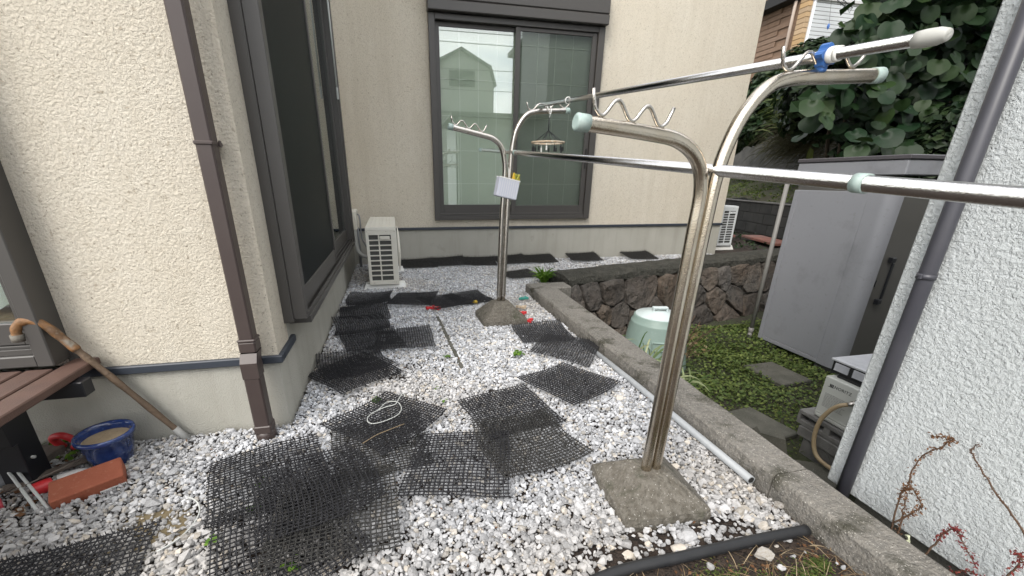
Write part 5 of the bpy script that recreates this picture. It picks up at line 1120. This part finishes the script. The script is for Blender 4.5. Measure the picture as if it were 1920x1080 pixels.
o = mesh_np('more_leaves', W.reshape(-1, 3), (HT[None]+(np.arange(k)*len(HV))[:, None, None]).reshape(-1, 3), 'leafbig', vine, shade=np.repeat(RNG.uniform(0, 1, k), len(HV)), smooth=True, off=vine.location); o['kind'] = 'stuff'
P = np.stack([RNG.uniform(5.2, 9.0, 700), RNG.uniform(3.6, 5.4, 700), RNG.uniform(3.45, 5.2, 700)], 1); V, F, s_ = leaf_cloud(P, rand_dirs(700, (-.2, -.4, .9)), RNG.uniform(.08, .14, 700), .9, .15); o = mesh_np('shading_foliage', V, F, 'leafbig', vine, shade=s_, off=vine.location); o['kind'] = 'stuff'  # unseen foliage above the frame, added to shade the leaves below
P = []
while len(P) < 320:
    x, z = RNG.uniform(4.6, 8.4), RNG.uniform(1.3, 4.6)
    if in_region(x+.02, min(z, 4.3)): P.append((x, 4.45+RNG.uniform(-.1, .4), z))
P = np.array(P); V, F, s_ = leaf_cloud(P, rand_dirs(len(P), (-.4, -.6, .9)), RNG.uniform(.05, .11, len(P)), .85, .15); o = mesh_np('small_foliage', V, F, 'leafbig', vine, shade=s_, off=vine.location); o['kind'] = 'stuff'
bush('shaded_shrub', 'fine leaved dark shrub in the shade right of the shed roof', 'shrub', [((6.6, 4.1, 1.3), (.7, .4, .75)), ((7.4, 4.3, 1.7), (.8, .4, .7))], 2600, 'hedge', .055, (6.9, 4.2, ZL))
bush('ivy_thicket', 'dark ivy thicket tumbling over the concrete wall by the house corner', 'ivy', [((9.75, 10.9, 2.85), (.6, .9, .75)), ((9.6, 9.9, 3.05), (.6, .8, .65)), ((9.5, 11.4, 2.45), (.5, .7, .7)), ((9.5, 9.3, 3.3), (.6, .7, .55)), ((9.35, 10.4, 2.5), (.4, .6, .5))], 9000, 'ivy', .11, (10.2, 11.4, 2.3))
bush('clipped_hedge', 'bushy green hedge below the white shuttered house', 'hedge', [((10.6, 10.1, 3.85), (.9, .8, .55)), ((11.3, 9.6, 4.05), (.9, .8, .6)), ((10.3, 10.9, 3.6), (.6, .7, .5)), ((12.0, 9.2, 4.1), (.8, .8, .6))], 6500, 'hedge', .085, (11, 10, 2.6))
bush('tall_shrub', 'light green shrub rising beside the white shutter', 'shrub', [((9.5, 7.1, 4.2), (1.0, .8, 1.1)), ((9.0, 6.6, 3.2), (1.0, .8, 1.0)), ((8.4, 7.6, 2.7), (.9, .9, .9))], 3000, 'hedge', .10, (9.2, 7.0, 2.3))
n = 800; c = np.array([8.85, 8.55, 2.70]); b = c+RNG.normal(0, 1, (n, 3))*[.22, .30, .32]; a = RNG.uniform(0, 6.28, n); l = RNG.uniform(.18, .40, n)
V, F, s_ = blades(b, b+np.stack([-.5*l+.5*np.cos(a)*l, np.sin(a)*l*.9, RNG.uniform(-.45, .45, n)*l], 1), np.full(n, .022), 4, .12)
t = empty('dwarf_bamboo', (8.9, 9.2, 2.3), 'yellow green dwarf bamboo hanging over the concrete wall', 'bamboo'); o = mesh_np('blades', V, F, 'bamboo', t, shade=s_, off=t.location); o['kind'] = 'stuff'
n = 1500; b = np.array([8.95, 8.25, 1.98])+RNG.normal(0, 1, (n, 3))*[.22, .38, .17]; l = RNG.uniform(.30, .75, n)
V, F, s_ = blades(b, b+np.stack([-.45*l+RNG.normal(0, .1, n), RNG.normal(.25, .30, n)*l*1.3, -.55*l*RNG.uniform(.4, 1.1, n)], 1), np.full(n, .011), 5, .22)
o = mesh_np('hanging_grass', V, F, 'drygrass', shade=s_, off=(8.6, 8.7, 2.2)); o.location = (8.6, 8.7, 2.2); tag(o, 'grey green dry grass hanging over the bank beside the shed', 'grass')
# bank grass and ground cover by the far slabs
n = 9000; y = RNG.uniform(2.5, 12, n); d_ = RNG.uniform(.12, 2.75, n)**1; x = 7.36+.27*(y-6.74)+d_; z = .70+.72*np.clip((d_-.1)/2.7, 0, 1)+.05*np.sin(3*y+2*d_); k = nz(np.stack([x, y], 1), 3, 2) > -.25+.2*(d_ > 1.4); P = np.stack([x, y, z+RNG.uniform(0, .06, n)], 1)[k]
V, F, s_ = leaf_cloud(P, rand_dirs(len(P), (0, 0, .9)), RNG.uniform(.015, .045, len(P)), .5, .2); o = mesh_np('bank_grass', V, F, 'cover', shade=s_); tag(o, 'green weeds on the bank above the block wall', kind='stuff')
n = 3600; x = RNG.uniform(4.6, 7.4, n); y = RNG.uniform(4.9, 9.2, n); k = (y > 4.3+.2517*(x-1.72)+.62) & (x < 7.2+.27*(y-6.74)) & ((x > 5.75) | (y < 5.7)) & (nz(np.stack([x, y], 1), 4, 1) > -.2); k &= ~((np.abs(x-6.8) < .5) & (np.abs(y-6.6) < .62)); P = np.stack([x, y, RNG.uniform(.0, .10, n)], 1)[k]
V, F, s_ = leaf_cloud(P, rand_dirs(len(P), (0, 0, .9)), RNG.uniform(.015, .04, len(P)), .55, .2); o = mesh_np('path_weeds', V, F, 'ivy', shade=s_); tag(o, 'low weeds along the passage past the far house corner', kind='stuff')

# ------------------------------------------------------------------ house on the hill
HXX, HYY = 12.0, 12.20
hh = empty('hill_house', (HXX, HYY, 3.2), 'tan sided house with white shutters up the slope behind the hedge', 'house')
m = MB(); m.box(HXX+.04, HXX+9, HYY+.06, HYY+9, 2.9, 9.0); m.build('wall', 'tan', hh)
rgt = random.Random(9)
for r_ in range(27):                   # left face of rough tan planks in long courses
    z = 3.45+.145*r_; y = HYY+.55+(.4 if r_ % 2 else 0)
    while y < HYY+4.6:
        l = rgt.uniform(.8, 1.5); m = MB(); m.box(HXX+rgt.uniform(-.006, .012), HXX+.039, y+.004, y+l-.004, z+.006, z+.139, .008); m.build('siding_plank', 'tan', hh); y += l
for r_ in range(26):
    m = MB(); z = 3.6+.13*r_; m.box(HXX-.01, HXX+.13, HYY+.0, HYY+.30, z+.005, z+.125, .006); m.build('corner_brick', 'yellowbrick', hh)
m = MB(); m.tube([(HXX-.06, HYY+.42, 3.2), (HXX-.06, HYY+.42, 8.6)], .045, 10); m.build('downpipe', 'beige', hh)
m = MB(); m.box(HXX+.145, HXX+.215, HYY-.03, HYY+.06, 4.0, 8.6, .005); m.build('shutter_frame', 'wslat', hh)
m = MB(); m.box(HXX+.22, HXX+4.2, HYY+.03, HYY+.055, 4.0, 8.0); m.build('shutter_gap_shade', 'greyink', hh)  # grey sheet put behind the slats so their gaps read as shade
for k in range(32):
    z = 4.25+.098*k; m = MB(); m.obox((HXX+2.15, HYY+.015, z+.05), (1, 0, 0), Vector((0, .93, .36)).normalized(), Vector((0, -.36, .93)).normalized(), 1.93, .006, .037, .002); m.build('shutter_slat', 'wslat', hh)
m = MB(); m.box(HXX+.1, HXX+4.2, HYY-.06, HYY-.02, 5.96, 6.02, .004); m.build('drying_rail', 'chrome', hh)
m = MB(); m.box(HXX-1.2, HXX+9.5, HYY-1.0, HYY+9.5, 8.9, 9.05); m.build('roof', 'roof', hh)
m = MB(); e0 = Vector((HXX-.30, 12.85, 6.18)); m.box(HXX-.35, HXX+.03, 12.55, 17, 6.05, 6.30, .01); m.build('balcony_base', 'dark', hh)
orn = empty('blue_ornament', (12.62, HYY-.22, 5.30), 'small blue ornament hanging before the white shutter', 'ornament')
m = MB(); m.lathe([(0, -.085), (.035, -.05), (.05, 0), (.03, .05), (0, .08)], 12, (12.62, HYY-.22, 5.30), squash=.4); m.build('body', 'blue', orn); m = MB(); m.tube([(12.62, HYY-.22, 5.37), (12.62, HYY-.10, 5.98)], .004, 5); m.build('string', 'black', orn)
rk = empty('drying_rack', (12.75, HYY-.3, 5.9), 'dark wire drying rack hanging at the top of the white shutter', 'rack'); m = MB()
for k in range(2): m.tube([(12.2, HYY-.35+.12*k, 6.12), (12.98, HYY-.5+.12*k, 5.68)], .010, 6)
m.build('rail', 'black', rk)
for k in range(9):
    t = k/8; m = MB(); c = Vector((12.2+.78*t, HYY-.35-.15*t, 6.12-.44*t)); m.tube([c, c+Vector((0, .12, 0)), c+Vector((.0, .06, -.10)), c], .006, 5); m.build('clip', 'black', rk)

# ------------------------------------------------------------------ what the window panes mirror: houses and wires behind the camera
ng = empty('street_house', (3.8, -12.4, 0), 'pale mansard roofed house across the street mirrored in the window', 'house'); yN = -12.4
prof = [(2.05, ZL), (5.50, ZL), (5.50, 5.62), (5.24, 6.38), (3.80, 7.08), (2.36, 6.38), (2.05, 5.62)]
m = MB(); n = len(prof); m.add([(x, yN, z) for x, z in prof]+[(x, yN-8, z) for x, z in prof], [tuple(range(n)), tuple(range(n, 2*n))]+[(i, (i+1) % n, n+(i+1) % n, n+i) for i in range(n)]); m.build('wall', 'house2', ng)
m = MB()
for (xa, za), (xb, zb_) in zip(prof[2:], prof[3:]):
    d_ = Vector((xb-xa, 0, zb_-za)); L_ = d_.length; d_.normalize(); u_ = Vector((-d_.z, 0, d_.x)); u_ = u_ if u_.z > 0 or abs(u_.x) > .9 else -u_
    m.obox(Vector(((xa+xb)/2, yN-3.95, (za+zb_)/2))+(-u_ if u_.z < 0 else u_)*.05, d_, (0, 1, 0), u_, L_/2+.06, 4.2, .05)
m.build('roof', 'nroof', ng)
for zc in (5.88, 2.6):
    m = MB(); m.box(3.18, 4.50, yN+.01, yN+.05, zc-.36, zc+.36, .01); m.build('window', 'alu', ng)
    for xx in (3.24, 3.87): m = MB(); m.box(xx, xx+.57, yN+.04, yN+.06, zc-.30, zc+.30); m.build('pane', 'house3', ng)
m = MB(); m.box(2.0, 5.56, yN+.005, yN+.10, 4.30, 4.36); m.build('string_course', 'nroof', ng)
nk = empty('dark_house', (10, -9, 0), 'dark grey house beside the street mirrored in the screened pane', 'house')
m = MB(); m.box(7.2, 15, -15, -8.5, ZL, 7.6); m.build('wall', 'house3', nk)
for xx in (8.1, 10.3):
    m = MB(); m.box(xx, xx+1.0, -8.49, -8.45, 4.4, 5.8); m.build('window', 'lace', nk)
m = MB(); m.box(6.95, 15.3, -15.3, -8.2, 7.6, 7.8); m.build('roof', 'nroof', nk)
for i, (z0, z1, y, lab) in enumerate(((6.6, 6.3, -6.6, 'highest overhead cable'), (6.2, 6.15, -6.4, 'second overhead cable'), (6.0, 5.75, -6.5, 'third overhead cable'), (4.9, 5.05, -6.4, 'fourth overhead cable'), (4.4, 4.30, -6.6, 'lowest overhead cable'))):
    m = MB(); m.tube([(-20+2*k, y, z0+(z1-z0)*k/20+.012*(k-10)**2*.2) for k in range(21)], .012, 5); single('overhead_cable', m, 'cable', (0, y, z0), lab+' over the street mirrored in the glass', 'cable', 'overhead cables behind the camera')
